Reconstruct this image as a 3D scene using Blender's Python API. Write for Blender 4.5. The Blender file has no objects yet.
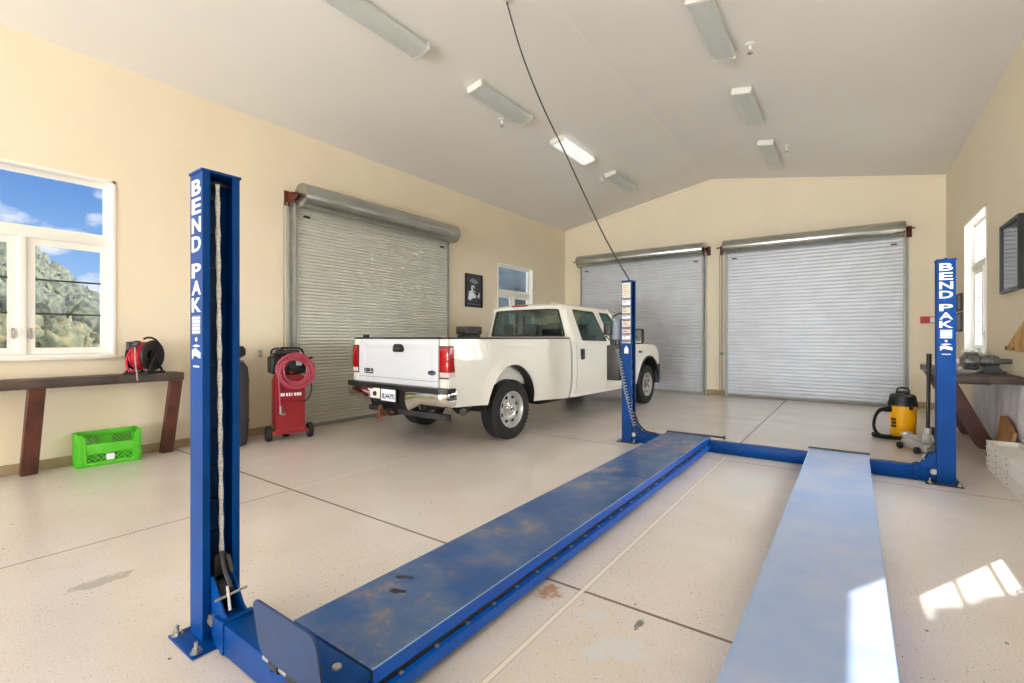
import bpy, bmesh, math, random
from mathutils import Vector, Matrix, noise
from math import sin, cos, pi, radians, sqrt, atan2
random.seed(7)
SC = bpy.context.scene
COL = SC.collection

# ------------------------------------------------------------------ camera
cam_data = bpy.data.cameras.new('camera')
cam_data.sensor_width = 36.0
cam_data.lens = 36.0 * 473.0 / 1024.0
cam_data.shift_y = -3.5 / 1024.0
cam_data.clip_start = 0.05
cam_data.clip_end = 500
cam = bpy.data.objects.new('camera', cam_data)
COL.objects.link(cam)
cam.location = (0, 0, 1.35)
cam.rotation_euler = (radians(90), 0, math.atan(341 / 473.0))
SC.camera = cam

# ------------------------------------------------------------------ colour management
SC.view_settings.view_transform = 'Standard'
SC.view_settings.look = 'None'
SC.view_settings.exposure = 0.20
SC.view_settings.gamma = 1.0
SC.view_settings.use_curve_mapping = False

# ------------------------------------------------------------------ sky
W = bpy.data.worlds.new('sky')
SC.world = W
W.use_nodes = True
wn, wl = W.node_tree.nodes, W.node_tree.links
wn.clear()
wo = wn.new('ShaderNodeOutputWorld')
wb = wn.new('ShaderNodeBackground')
tc = wn.new('ShaderNodeTexCoord')
sep = wn.new('ShaderNodeSeparateXYZ')
wl.new(tc.outputs['Generated'], sep.inputs[0])
ramp = wn.new('ShaderNodeValToRGB')
wl.new(sep.outputs['Z'], ramp.inputs[0])
e = ramp.color_ramp.elements
e[0].position = 0.0; e[0].color = (0.50, 0.66, 0.90, 1)
e[1].position = 0.30; e[1].color = (0.03, 0.19, 0.62, 1)
x = e.new(0.13); x.color = (0.22, 0.45, 0.86, 1)
x = e.new(0.9); x.color = (0.02, 0.12, 0.50, 1)
mp = wn.new('ShaderNodeMapping'); mp.inputs['Scale'].default_value = (7, 7, 15); mp.inputs['Location'].default_value = (0.4, 0.9, 0.3)
wl.new(tc.outputs['Generated'], mp.inputs[0])
nz = wn.new('ShaderNodeTexNoise'); nz.inputs['Scale'].default_value = 1.0
nz.inputs['Detail'].default_value = 6.0
wl.new(mp.outputs[0], nz.inputs[0])
cr = wn.new('ShaderNodeValToRGB')
cr.color_ramp.elements[0].position = 0.54; cr.color_ramp.elements[0].color = (0, 0, 0, 1)
cr.color_ramp.elements[1].position = 0.63; cr.color_ramp.elements[1].color = (1, 1, 1, 1)
wl.new(nz.outputs[0], cr.inputs[0])
mx = wn.new('ShaderNodeMix'); mx.data_type = 'RGBA'
wl.new(cr.outputs[0], mx.inputs[0])
wl.new(ramp.outputs[0], mx.inputs[6])
mx.inputs[7].default_value = (0.95, 0.96, 1.0, 1)
# the sunny side of the sky (east to north-east) is bright and hazy
dotn = wn.new('ShaderNodeVectorMath'); dotn.operation = 'DOT_PRODUCT'
wl.new(tc.outputs['Generated'], dotn.inputs[0])
dotn.inputs[1].default_value = (0.90, 0.43, 0.0)
mr = wn.new('ShaderNodeMapRange')
mr.inputs['From Min'].default_value = 0.0; mr.inputs['From Max'].default_value = 0.6
wl.new(dotn.outputs['Value'], mr.inputs[0])
mx2 = wn.new('ShaderNodeMix'); mx2.data_type = 'RGBA'
wl.new(mr.outputs[0], mx2.inputs[0])
wl.new(mx.outputs[2], mx2.inputs[6])
mx2.inputs[7].default_value = (15.0, 15.3, 15.8, 1)
wl.new(mx2.outputs[2], wb.inputs[0])
wb.inputs[1].default_value = 1.0
wl.new(wb.outputs[0], wo.inputs[0])

# ------------------------------------------------------------------ sun and added fill lights
sd = bpy.data.lights.new('sun', 'SUN')
sd.energy = 11.0
sd.angle = radians(0.5)
sd.color = (1.0, 0.95, 0.86)
sun = bpy.data.objects.new('sun', sd)
COL.objects.link(sun)
sun.rotation_euler = Vector((-0.555, -1.03, -1.0)).to_track_quat('-Z', 'Y').to_euler()
sun.location = (20, 30, 40)

def area(name, loc, d, sx, sy, power, col):
    l = bpy.data.lights.new(name, 'AREA')
    l.shape = 'RECTANGLE'; l.size = sx; l.size_y = sy
    l.energy = power; l.color = col
    o = bpy.data.objects.new(name, l)
    COL.objects.link(o)
    o.location = loc
    o.rotation_euler = Vector(d).to_track_quat('-Z', 'Y').to_euler()
    return o
area('bay_fill', (-2.7, -11.85, 2.15), (0.3, 1, 0.10), 7.6, 4.1, 130.0, (0.84, 0.925, 1.0))  # added fill across the unseen open front, brightens the room
area('side_fill', (-6.6, -7.0, 1.8), (1, 0.55, 0.05), 4.0, 3.3, 60.0, (0.86, 0.93, 1.0))  # added fill behind the camera, brightens the right wall
area('low_fill', (-2.7, -11.8, 0.45), (0, 1, 0.75), 7.0, 0.8, 1200.0, (0.88, 0.94, 1.0))  # added fill near the floor, aimed up to brighten the ceiling

SC.cycles.use_denoising = True
SC.cycles.max_bounces = 12
SC.cycles.diffuse_bounces = 8
SC.cycles.glossy_bounces = 4
SC.cycles.transmission_bounces = 8
SC.cycles.transparent_max_bounces = 12
SC.cycles.caustics_reflective = False
SC.cycles.caustics_refractive = False
SC.cycles.sample_clamp_indirect = 6.0

# ------------------------------------------------------------------ materials
def lin(r, g, b):
    f = lambda c: ((c / 255 + 0.055) / 1.055) ** 2.4 if c > 10 else c / 255 / 12.92
    return (f(r), f(g), f(b), 1)

def mat(name, rgb, rough=0.5, metal=0.0, var=0.08, scale=6.0, bump=0.0, bscale=60.0, spec=0.5, coat=0.0, second=None, spread=(0.4, 0.65)):
    m = bpy.data.materials.new(name)
    m.use_nodes = True
    n, l = m.node_tree.nodes, m.node_tree.links
    b = n['Principled BSDF']
    b.inputs['Roughness'].default_value = rough
    b.inputs['Metallic'].default_value = metal
    b.inputs['Specular IOR Level'].default_value = spec
    b.inputs['Coat Weight'].default_value = coat
    c1 = lin(*rgb)
    c2 = lin(*second) if second else tuple(min(1, c * (1 - var)) for c in c1[:3]) + (1,)
    if not second:
        c1 = tuple(min(1, c * (1 + var)) for c in c1[:3]) + (1,)
    t = n.new('ShaderNodeTexCoord')
    z = n.new('ShaderNodeTexNoise'); z.inputs['Scale'].default_value = scale; z.inputs['Detail'].default_value = 5
    l.new(t.outputs['Object'], z.inputs[0])
    r = n.new('ShaderNodeValToRGB')
    r.color_ramp.elements[0].position = spread[0]; r.color_ramp.elements[0].color = c1
    r.color_ramp.elements[1].position = spread[1]; r.color_ramp.elements[1].color = c2
    l.new(z.outputs[0], r.inputs[0])
    l.new(r.outputs[0], b.inputs['Base Color'])
    if bump:
        z2 = n.new('ShaderNodeTexNoise'); z2.inputs['Scale'].default_value = bscale; z2.inputs['Detail'].default_value = 3
        l.new(t.outputs['Object'], z2.inputs[0])
        bp = n.new('ShaderNodeBump'); bp.inputs['Strength'].default_value = bump; bp.inputs['Distance'].default_value = 0.01
        l.new(z2.outputs[0], bp.inputs['Height'])
        l.new(bp.outputs[0], b.inputs['Normal'])
    return m

def glass_mat(name, tint, refl=0.12, rough=0.0):
    m = bpy.data.materials.new(name)
    m.use_nodes = True
    n, l = m.node_tree.nodes, m.node_tree.links
    n.clear()
    o = n.new('ShaderNodeOutputMaterial')
    tr = n.new('ShaderNodeBsdfTransparent'); tr.inputs[0].default_value = (*tint, 1)
    gl = n.new('ShaderNodeBsdfGlossy'); gl.inputs['Roughness'].default_value = rough
    mixs = n.new('ShaderNodeMixShader')
    mixs.inputs[0].default_value = refl
    l.new(tr.outputs[0], mixs.inputs[1]); l.new(gl.outputs[0], mixs.inputs[2])
    l.new(mixs.outputs[0], o.inputs[0])
    return m

M = {}
M['wall'] = mat('wall_paint', (238, 226, 202), 0.85, var=0.015, scale=1.2, bump=0.04, bscale=90, spec=0.2)
M['ceiling'] = mat('ceiling_paint', (237, 235, 231), 0.9, var=0.012, scale=0.8, bump=0.03, bscale=70, spec=0.2)
M['trim'] = mat('white_trim_paint', (240, 238, 232), 0.5, var=0.01)
M['joint'] = mat('trim_line', (238, 228, 208), 0.8, var=0.01)
M['base'] = mat('stem_wall', (168, 148, 118), 0.8, var=0.08, scale=5, bump=0.15)
M['slat'] = mat('galvanised_curtain', (214, 214, 206), 0.40, 0.2, var=0.04, scale=2.5)
M['slat_cool'] = mat('galvanised_curtain_cool', (204, 207, 213), 0.40, 0.2, var=0.04, scale=2.5)
M['coil'] = mat('galvanised_hood', (178, 180, 176), 0.26, 0.9, var=0.06, scale=3)
M['guide'] = mat('galvanised_guide', (165, 165, 158), 0.5, 0.5, var=0.08)
M['rustbracket'] = mat('red_oxide_steel', (98, 44, 34), 0.65, 0.1, var=0.15)
M['blue'] = mat('lift_blue_paint', (0, 60, 128), 0.38, 0.0, var=0.10, scale=3.5, spec=0.15)
M['darkblue'] = mat('lift_inner_blue', (6, 50, 96), 0.4, 0.0, var=0.15, scale=5)
M['stopblue'] = mat('lift_stop_plate', (30, 54, 94), 0.5, 0.0, var=0.12, scale=6)
M['steel'] = mat('zinc_steel', (176, 176, 172), 0.35, 0.85, var=0.1, scale=14)
M['darksteel'] = mat('dark_steel', (60, 60, 62), 0.45, 0.6, var=0.15, scale=14)
M['white_dec'] = mat('white_decal', (236, 240, 244), 0.55, var=0.02)
M['grey_dec'] = mat('grey_decal', (136, 146, 156), 0.55, var=0.1, scale=30)
M['tan_dec'] = mat('tan_decal', (226, 208, 190), 0.55, var=0.06, scale=20)
M['pink_dec'] = mat('pink_decal', (222, 190, 178), 0.55, var=0.08, scale=25)
M['black'] = mat('black_plastic', (26, 26, 28), 0.45, var=0.15)
M['rubber'] = mat('black_rubber', (30, 30, 31), 0.75, var=0.15, scale=18, bump=0.3, bscale=45)
M['edge'] = mat('edge_highlight_blue', (140, 176, 214), 0.4, var=0.1, scale=20)  # pale blue of the painted edge highlight
M['runblue_lit'] = mat('runway_blue_lit', (0, 84, 188), 0.35, var=0.06, scale=4, spec=0.3)  # lift blue brightened: light on the runway sides is in the colour
M['silver'] = mat('silver_paint', (206, 206, 204), 0.3, 0.4, var=0.08, scale=20)
M['gunmetal'] = mat('gun_metal', (112, 114, 112), 0.4, 0.6, var=0.2, scale=30)
M['brownblack'] = mat('brown_black_paint', (50, 42, 36), 0.5, var=0.12)
M['truckwhite'] = mat('truck_white_paint', (233, 230, 220), 0.22, var=0.012, scale=1.5, coat=0.5)
M['tailwhite'] = mat('tailgate_white_dimmed', (214, 217, 224), 0.25, var=0.012, scale=1.5, coat=0.5)  # truck white cooled and dimmed, the tailgate's light put into the colour
M['chrome'] = mat('chrome', (222, 218, 212), 0.12, 1.0, var=0.03)
M['redlens'] = mat('red_lens', (158, 10, 22), 0.15, var=0.1, coat=0.6)
M['clearlens'] = mat('clear_lens', (214, 196, 190), 0.15, var=0.05, coat=0.6)
M['rim'] = mat('painted_steel_rim', (200, 200, 198), 0.35, 0.55, var=0.06)
M['interior'] = mat('seat_cloth', (92, 94, 96), 0.85, var=0.1)
M['chassis'] = mat('chassis_dark', (38, 36, 34), 0.7, var=0.2)
M['oval'] = mat('blue_emblem', (32, 58, 110), 0.25, var=0.05, coat=0.5)
M['brass'] = mat('rusty_steel', (122, 76, 52), 0.6, 0.5, var=0.2, scale=20)
M['wood'] = mat('stained_timber', (92, 46, 32), 0.55, scale=5, second=(66, 32, 24), bump=0.15, bscale=30)
M['benchtop'] = mat('dark_bench_board', (84, 68, 58), 0.5, scale=5, second=(58, 46, 42), bump=0.1)
M['ply'] = mat('plywood', (214, 172, 106), 0.7, scale=6, second=(190, 146, 84), bump=0.1)
M['ply_dark'] = mat('weathered_plywood', (176, 128, 76), 0.7, scale=6, second=(150, 104, 60), bump=0.1)
M['red'] = mat('red_enamel', (138, 12, 26), 0.28, var=0.08, coat=0.4)
M['redhose'] = mat('red_rubber_hose', (160, 58, 76), 0.5, var=0.08, scale=20)
M['reelred'] = mat('reel_hose_red', (196, 38, 58), 0.45, var=0.1, scale=20)
M['charcoal'] = mat('charcoal_plastic', (60, 62, 70), 0.55, var=0.1)
M['green'] = mat('green_plastic', (88, 196, 44), 0.45, var=0.08, scale=12)
M['yellow'] = mat('yellow_plastic', (246, 176, 8), 0.35, var=0.04)
M['whitebox'] = mat('white_vinyl', (240, 238, 232), 0.55, var=0.03)
M['sheet'] = mat('white_plastic_sheet', (232, 230, 236), 0.4, var=0.04, scale=4)
M['picture_black'] = mat('picture_black', (24, 24, 26), 0.4, var=0.1)
M['signred'] = mat('sign_red', (196, 60, 56), 0.5, var=0.05)
M['ivory'] = mat('ivory_plastic', (214, 202, 176), 0.5, var=0.02)
M['fix'] = mat('fixture_white', (232, 230, 222), 0.5, var=0.01)
M['lens'] = mat('prismatic_lens', (206, 212, 210), 0.35, var=0.03, scale=30, bump=0.2, bscale=150)
M['leaf'] = mat('foliage', (58, 60, 42), 0.95, scale=3.0, second=(18, 28, 30), spread=(0.45, 0.55))
M['leaf2'] = mat('foliage_olive', (66, 60, 36), 0.95, scale=2.6, second=(36, 44, 30), spread=(0.44, 0.56))
M['leafdark'] = mat('foliage_dark', (46, 58, 68), 0.9, scale=1.5, second=(24, 32, 44), bump=0.6, bscale=5)
M['hill'] = mat('hill_ground', (58, 64, 50), 0.95, scale=0.1, second=(44, 52, 46))
M['yard'] = mat('yard_concrete', (176, 172, 164), 0.9, scale=0.4, var=0.06)
M['cable'] = mat('cable_grey', (206, 208, 208), 0.5, 0.0, var=0.25, scale=120)
M['cord'] = mat('cord_dark', (70, 66, 62), 0.6, var=0.1)
M['glass'] = glass_mat('window_glass', (0.96, 0.98, 0.98), 0.05)
M['cabglass'] = glass_mat('tinted_cab_glass', (0.66, 0.76, 0.74), 0.08)
M['picglass'] = glass_mat('picture_glass', (0.75, 0.77, 0.78), 0.45, 0.03)
M['clear'] = glass_mat('clear_plastic', (0.9, 0.92, 0.92), 0.25, 0.05)

def emit_lens():
    m = mat('lit_lens', (235, 238, 236), 0.4, var=0.01)
    b = m.node_tree.nodes['Principled BSDF']
    b.inputs['Emission Color'].default_value = (0.96, 1.0, 0.98, 1)
    b.inputs['Emission Strength'].default_value = 0.55
    return m
M['litlens'] = emit_lens()

def runway_mat(name, c1, c2, rust, amount, rough):
    m = mat(name, c1, rough, 0.0, scale=3.0, second=c2, spread=(0.38, 0.66), bump=0.08, bscale=60)
    n, l = m.node_tree.nodes, m.node_tree.links
    b = n['Principled BSDF']
    base = b.inputs['Base Color'].links[0].from_socket
    t = n.new('ShaderNodeTexCoord')
    z = n.new('ShaderNodeTexNoise'); z.inputs['Scale'].default_value = 1.5; z.inputs['Detail'].default_value = 12; z.inputs['Roughness'].default_value = 0.86
    l.new(t.outputs['Object'], z.inputs[0])
    r = n.new('ShaderNodeValToRGB')
    r.color_ramp.elements[0].position = 0.52; r.color_ramp.elements[0].color = (0, 0, 0, 1)
    r.color_ramp.elements[1].position = 0.66; r.color_ramp.elements[1].color = (amount, amount, amount, 1)
    l.new(z.outputs[0], r.inputs[0])
    mixc = n.new('ShaderNodeMix'); mixc.data_type = 'RGBA'
    l.new(r.outputs[0], mixc.inputs[0]); l.new(base, mixc.inputs[6]); mixc.inputs[7].default_value = lin(*rust)
    l.new(mixc.outputs[2], b.inputs['Base Color'])
    return m
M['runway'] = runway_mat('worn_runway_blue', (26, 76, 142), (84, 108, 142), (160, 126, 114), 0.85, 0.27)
M['runway_reflect'] = runway_mat('pale_reflect_runway_blue', (146, 170, 214), (162, 178, 212), (184, 178, 192), 0.3, 0.26)  # pale base paints in the bright reflection; the speckle is wear

def floor_mat():
    m = bpy.data.materials.new('epoxy_floor')
    m.use_nodes = True
    n, l = m.node_tree.nodes, m.node_tree.links
    b = n['Principled BSDF']
    t = n.new('ShaderNodeTexCoord')
    def noise(scale, detail=4, rough=0.55):
        z = n.new('ShaderNodeTexNoise'); z.inputs['Scale'].default_value = scale
        z.inputs['Detail'].default_value = detail; z.inputs['Roughness'].default_value = rough
        l.new(t.outputs['Object'], z.inputs[0]); return z.outputs[0]
    def rmp(src, p0, p1, c0=0.0, c1=1.0):
        r = n.new('ShaderNodeMapRange'); r.clamp = True
        r.inputs['From Min'].default_value = p0; r.inputs['From Max'].default_value = p1
        r.inputs['To Min'].default_value = c0; r.inputs['To Max'].default_value = c1
        l.new(src, r.inputs[0]); return r.outputs[0]
    def mixc(f, a, c):
        x = n.new('ShaderNodeMix'); x.data_type = 'RGBA'
        if isinstance(f, float): x.inputs[0].default_value = f
        else: l.new(f, x.inputs[0])
        if isinstance(a, tuple): x.inputs[6].default_value = a
        else: l.new(a, x.inputs[6])
        x.inputs[7].default_value = c
        return x.outputs[2]
    def math_(op, a, c):
        x = n.new('ShaderNodeMath'); x.operation = op
        for i, v in ((0, a), (1, c)):
            if isinstance(v, (int, float)): x.inputs[i].default_value = v
            else: l.new(v, x.inputs[i])
        return x.outputs[0]
    sx = n.new('ShaderNodeSeparateXYZ'); l.new(t.outputs['Object'], sx.inputs[0])
    X, Y = sx.outputs['X'], sx.outputs['Y']
    col = mixc(rmp(noise(0.7), 0.35, 0.7), lin(224, 218, 215), lin(215, 208, 203))
    col = mixc(rmp(noise(2.2, 4, 0.5), 0.3, 0.8, 0, 0.25), col, lin(190, 176, 158))
    col = mixc(rmp(noise(150.0, 3, 0.8), 0.46, 0.72, 0, 0.55), col, lin(160, 142, 120))
    v3 = n.new('ShaderNodeTexVoronoi'); v3.inputs['Scale'].default_value = 85
    l.new(t.outputs['Object'], v3.inputs[0])
    c3 = math_('MULTIPLY', math_('LESS_THAN', v3.outputs['Distance'], 0.2), rmp(v3.outputs['Color'], 0.55, 0.58))
    col = mixc(math_('MULTIPLY', c3, rmp(noise(0.9, 3), 0.35, 0.65, 0.15, 0.75)), col, lin(118, 106, 94))
    # decorative chips
    v = n.new('ShaderNodeTexVoronoi'); v.inputs['Scale'].default_value = 42
    l.new(t.outputs['Object'], v.inputs[0])
    chip = math_('LESS_THAN', v.outputs['Distance'], 0.16)
    cn = rmp(v.outputs['Color'], 0.54, 0.58)
    dens = rmp(noise(1.1, 3), 0.38, 0.6)
    col = mixc(math_('MULTIPLY', math_('MULTIPLY', chip, cn), math_('MULTIPLY', dens, 0.8)), col, lin(96, 88, 80))
    v2 = n.new('ShaderNodeTexVoronoi'); v2.inputs['Scale'].default_value = 9
    l.new(t.outputs['Object'], v2.inputs[0])
    chip2 = math_('MULTIPLY', math_('LESS_THAN', v2.outputs['Distance'], 0.07), rmp(v2.outputs['Color'], 0.70, 0.72))
    col = mixc(math_('MULTIPLY', chip2, 0.85), col, lin(62, 56, 52))
    # worn patches and stains with a shape of their own
    nb = noise(16.0, 6, 0.7)
    def blob(cx, cy, rx, ry, c, amt=0.8, edge=0.35):
        dx = math_('DIVIDE', math_('SUBTRACT', X, cx), rx)
        dy = math_('DIVIDE', math_('SUBTRACT', Y, cy), ry)
        d = math_('ADD', math_('MULTIPLY', dx, dx), math_('MULTIPLY', dy, dy))
        d = math_('ADD', d, math_('MULTIPLY', math_('SUBTRACT', nb, 0.5), 5.0))
        f = rmp(d, 1.0 - edge, 1.0, amt, 0.0)
        return mixc(f, col, c)
    col = blob(-0.85, 4.80, 0.24, 0.42, lin(204, 204, 204), 0.8)
    col = blob(-0.70, 5.05, 0.16, 0.16, lin(204, 204, 204), 0.7)
    col = blob(-0.82, 1.95, 0.10, 0.10, lin(208, 210, 214), 0.85)
    col = blob(-0.90, 1.85, 0.06, 0.05, lin(208, 210, 214), 0.85)
    col = blob(-1.00, 2.10, 0.05, 0.05, lin(208, 210, 214), 0.8)
    col = blob(-0.82, 2.16, 0.018, 0.05, lin(90, 84, 80), 0.8)
    col = blob(-1.31, 2.15, 0.07, 0.09, lin(172, 124, 66), 0.8, 0.8)
    col = blob(-3.38, 0.80, 0.06, 0.14, lin(170, 164, 154), 0.8)
    col = blob(0.75, 5.25, 0.50, 0.16, lin(204, 202, 198), 0.7)
    col = blob(-0.40, 7.6, 0.9, 0.25, lin(206, 204, 200), 0.4)
    # control joints
    def joint(axis, pos, w, c, amt):
        d = math_('ABSOLUTE', math_('SUBTRACT', axis, pos), 0.0)
        return mixc(math_('MULTIPLY', math_('LESS_THAN', d, w), amt), col, c)
    dark = lin(112, 98, 80)
    col = joint(Y, 2.27, 0.010, dark, 0.9)
    col = joint(Y, 5.62, 0.008, dark, 0.6)
    col = joint(Y, 8.68, 0.008, dark, 0.5)
    j4 = math_('LESS_THAN', math_('ABSOLUTE', math_('SUBTRACT', X, -4.05), 0.0), 0.009)
    fy = rmp(Y, 2.25, 2.30)
    col = mixc(math_('MULTIPLY', j4, math_('SUBTRACT', 0.6, math_('MULTIPLY', fy, 0.6))), col, dark)
    col = mixc(math_('MULTIPLY', j4, math_('MULTIPLY', fy, 0.6)), col, lin(236, 230, 222))
    jx = math_('ABSOLUTE', math_('SUBTRACT', X, -1.172), 0.0)
    near = rmp(Y, 5.9, 6.1)
    col = mixc(math_('MULTIPLY', math_('LESS_THAN', jx, 0.016), math_('SUBTRACT', 0.55, math_('MULTIPLY', near, 0.55))), col, lin(160, 146, 128))
    col = mixc(math_('MULTIPLY', math_('LESS_THAN', jx, 0.011), math_('SUBTRACT', 0.95, math_('MULTIPLY', near, 0.95))), col, lin(232, 226, 216))
    col = mixc(math_('MULTIPLY', math_('LESS_THAN', jx, 0.010), near), col, dark)
    l.new(col, b.inputs['Base Color'])
    b.inputs['Roughness'].default_value = 0.23
    b.inputs['Specular IOR Level'].default_value = 0.5
    bp = n.new('ShaderNodeBump'); bp.inputs['Strength'].default_value = 0.05; bp.inputs['Distance'].default_value = 0.01
    l.new(noise(25.0, 3), bp.inputs['Height']); l.new(bp.outputs[0], b.inputs['Normal'])
    return m
M['floor'] = floor_mat()

# ------------------------------------------------------------------ mesh helpers
class MB:
    def __init__(self): self.bm = bmesh.new()
    def _bev(self, verts, r, seg=2):
        es = list({e for v in verts for e in v.link_edges})
        bmesh.ops.bevel(self.bm, geom=es, offset=r, segments=seg, affect='EDGES', profile=0.5)
    def box(self, x0, x1, y0, y1, z0, z1, bev=0.0, mtx=None):
        vs = [self.bm.verts.new((x, y, z)) for x in (x0, x1) for y in (y0, y1) for z in (z0, z1)]
        for q in ((0, 1, 3, 2), (4, 6, 7, 5), (0, 4, 5, 1), (2, 3, 7, 6), (0, 2, 6, 4), (1, 5, 7, 3)):
            self.bm.faces.new([vs[i] for i in q])
        if mtx is not None:
            for v in vs: v.co = mtx @ v.co
        if bev: self._bev(vs, bev)
        return self
    def cyl(self, p0, p1, r0, r1=None, n=16, caps=True):
        p0, p1 = Vector(p0), Vector(p1)
        if r1 is None: r1 = r0
        a = (p1 - p0).normalized()
        t = a.orthogonal().normalized(); s = a.cross(t)
        rings = []
        for p, r in ((p0, r0), (p1, r1)):
            rings.append([self.bm.verts.new(p + (t * cos(2 * pi * i / n) + s * sin(2 * pi * i / n)) * r) for i in range(n)])
        for i in range(n):
            j = (i + 1) % n
            self.bm.faces.new((rings[0][i], rings[0][j], rings[1][j], rings[1][i]))
        if caps:
            self.bm.faces.new(list(reversed(rings[0]))); self.bm.faces.new(rings[1])
        return self
    def tube(self, pts, r, n=8, closed=False):
        pts = [Vector(p) for p in pts]
        N = len(pts); rings = []; t = None
        for i, p in enumerate(pts):
            if closed: d = pts[(i + 1) % N] - pts[i - 1]
            else: d = pts[min(i + 1, N - 1)] - pts[max(i - 1, 0)]
            if d.length < 1e-9: d = Vector((0, 0, 1))
            d.normalize()
            if t is None: t = d.orthogonal().normalized()
            t = (t - d * t.dot(d))
            if t.length < 1e-6: t = d.orthogonal()
            t.normalize(); s = d.cross(t)
            rr = r(i / max(1, N - 1)) if callable(r) else r
            rings.append([self.bm.verts.new(p + (t * cos(2 * pi * k / n) + s * sin(2 * pi * k / n)) * rr) for k in range(n)])
        for i in range(N if closed else N - 1):
            a, b = rings[i], rings[(i + 1) % N]
            for k in range(n):
                j = (k + 1) % n
                self.bm.faces.new((a[k], a[j], b[j], b[k]))
        if not closed:
            self.bm.faces.new(list(reversed(rings[0]))); self.bm.faces.new(rings[-1])
        return self
    def lathe(self, prof, n=32, mtx=None):
        """prof: (radius, height) around local Z"""
        mtx = mtx or Matrix()
        rings = []
        for r, z in prof:
            if r < 1e-6: rings.append([self.bm.verts.new(mtx @ Vector((0, 0, z)))])
            else: rings.append([self.bm.verts.new(mtx @ Vector((r * cos(2 * pi * i / n), r * sin(2 * pi * i / n), z))) for i in range(n)])
        for a, b in zip(rings, rings[1:]):
            if len(a) == 1 and len(b) == 1: continue
            for i in range(n):
                j = (i + 1) % n
                if len(a) == 1: self.bm.faces.new((a[0], b[j], b[i]))
                elif len(b) == 1: self.bm.faces.new((a[i], a[j], b[0]))
                else: self.bm.faces.new((a[i], a[j], b[j], b[i]))
        return self
    def prism(self, poly, f, t0, t1):
        a = [self.bm.verts.new(f(p[0], p[1], t0)) for p in poly]
        b = [self.bm.verts.new(f(p[0], p[1], t1)) for p in poly]
        n = len(poly)
        for i in range(n):
            j = (i + 1) % n
            self.bm.faces.new((a[i], a[j], b[j], b[i]))
        self.bm.faces.new(list(reversed(a))); self.bm.faces.new(b)
        return self
    def grid(self, f, nu, nv):
        g = [[self.bm.verts.new(f(i / nu, j / nv)) for j in range(nv + 1)] for i in range(nu + 1)]
        for i in range(nu):
            for j in range(nv):
                self.bm.faces.new((g[i][j], g[i + 1][j], g[i + 1][j + 1], g[i][j + 1]))
        return g
    def slab(self, f, g, nu, nv):
        """closed skin between two surfaces f and g"""
        A = self.grid(f, nu, nv); B = self.grid(g, nu, nv)
        for i in range(nu):
            self.bm.faces.new((A[i][0], A[i + 1][0], B[i + 1][0], B[i][0]))
            self.bm.faces.new((A[i][nv], A[i + 1][nv], B[i + 1][nv], B[i][nv]))
        for j in range(nv):
            self.bm.faces.new((A[0][j], A[0][j + 1], B[0][j + 1], B[0][j]))
            self.bm.faces.new((A[nu][j], A[nu][j + 1], B[nu][j + 1], B[nu][j]))
        return self
    def ring(self, outer, inner, f, t0, t1):
        """frame between two outlines with the same number of points, t0..t1 thick"""
        n = len(outer)
        o0 = [self.bm.verts.new(f(p[0], p[1], t0)) for p in outer]; i0 = [self.bm.verts.new(f(p[0], p[1], t0)) for p in inner]
        o1 = [self.bm.verts.new(f(p[0], p[1], t1)) for p in outer]; i1 = [self.bm.verts.new(f(p[0], p[1], t1)) for p in inner]
        for k in range(n):
            j = (k + 1) % n
            self.bm.faces.new((o0[k], o0[j], i0[j], i0[k])); self.bm.faces.new((o1[k], i1[k], i1[j], o1[j]))
            self.bm.faces.new((o0[k], o1[k], o1[j], o0[j])); self.bm.faces.new((i0[k], i0[j], i1[j], i1[k]))
        return self
    def ico(self, c, r, sub=1, amp=0.0, sq=(1, 1, 1)):
        d = bmesh.ops.create_icosphere(self.bm, subdivisions=sub, radius=1.0)
        off = Vector((random.uniform(0, 50), random.uniform(0, 50), random.uniform(0, 50)))
        for v in d['verts']:
            k = 1 + amp * noise.noise(v.co * 2.2 + off)
            v.co = Vector(c) + Vector((v.co.x * sq[0], v.co.y * sq[1], v.co.z * sq[2])) * r * k
        return self
    def build(self, name, m, parent=None, ang=35, world=False):
        bm = self.bm
        bmesh.ops.recalc_face_normals(bm, faces=bm.faces[:])
        lim = radians(ang)
        for f_ in bm.faces: f_.smooth = True
        for e_ in bm.edges:
            if len(e_.link_faces) == 2: e_.smooth = e_.calc_face_angle(0) < lim
        me = bpy.data.meshes.new(name)
        bm.to_mesh(me); bm.free()
        if m: me.materials.append(m)
        o = bpy.data.objects.new(name, me)
        COL.objects.link(o)
        if parent is not None:
            o.parent = parent
            if world:
                r = parent
                loc = Vector((0, 0, 0))
                while r is not None: loc += r.location; r = r.parent
                me.transform(Matrix.Translation(-loc))
        return o

def rpoly(pts, r, n=5):
    """polygon with rounded corners"""
    out = []; N = len(pts)
    for i in range(N):
        p = Vector(pts[i]); a = (Vector(pts[i - 1]) - p); b = (Vector(pts[(i + 1) % N]) - p)
        ra = min(r, a.length * 0.49, b.length * 0.49)
        p0 = p + a.normalized() * ra; p1 = p + b.normalized() * ra
        for k in range(n):
            t = k / (n - 1)
            q = p0.lerp(p, t).lerp(p.lerp(p1, t), t)
            out.append((q.x, q.y))
    return out

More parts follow.
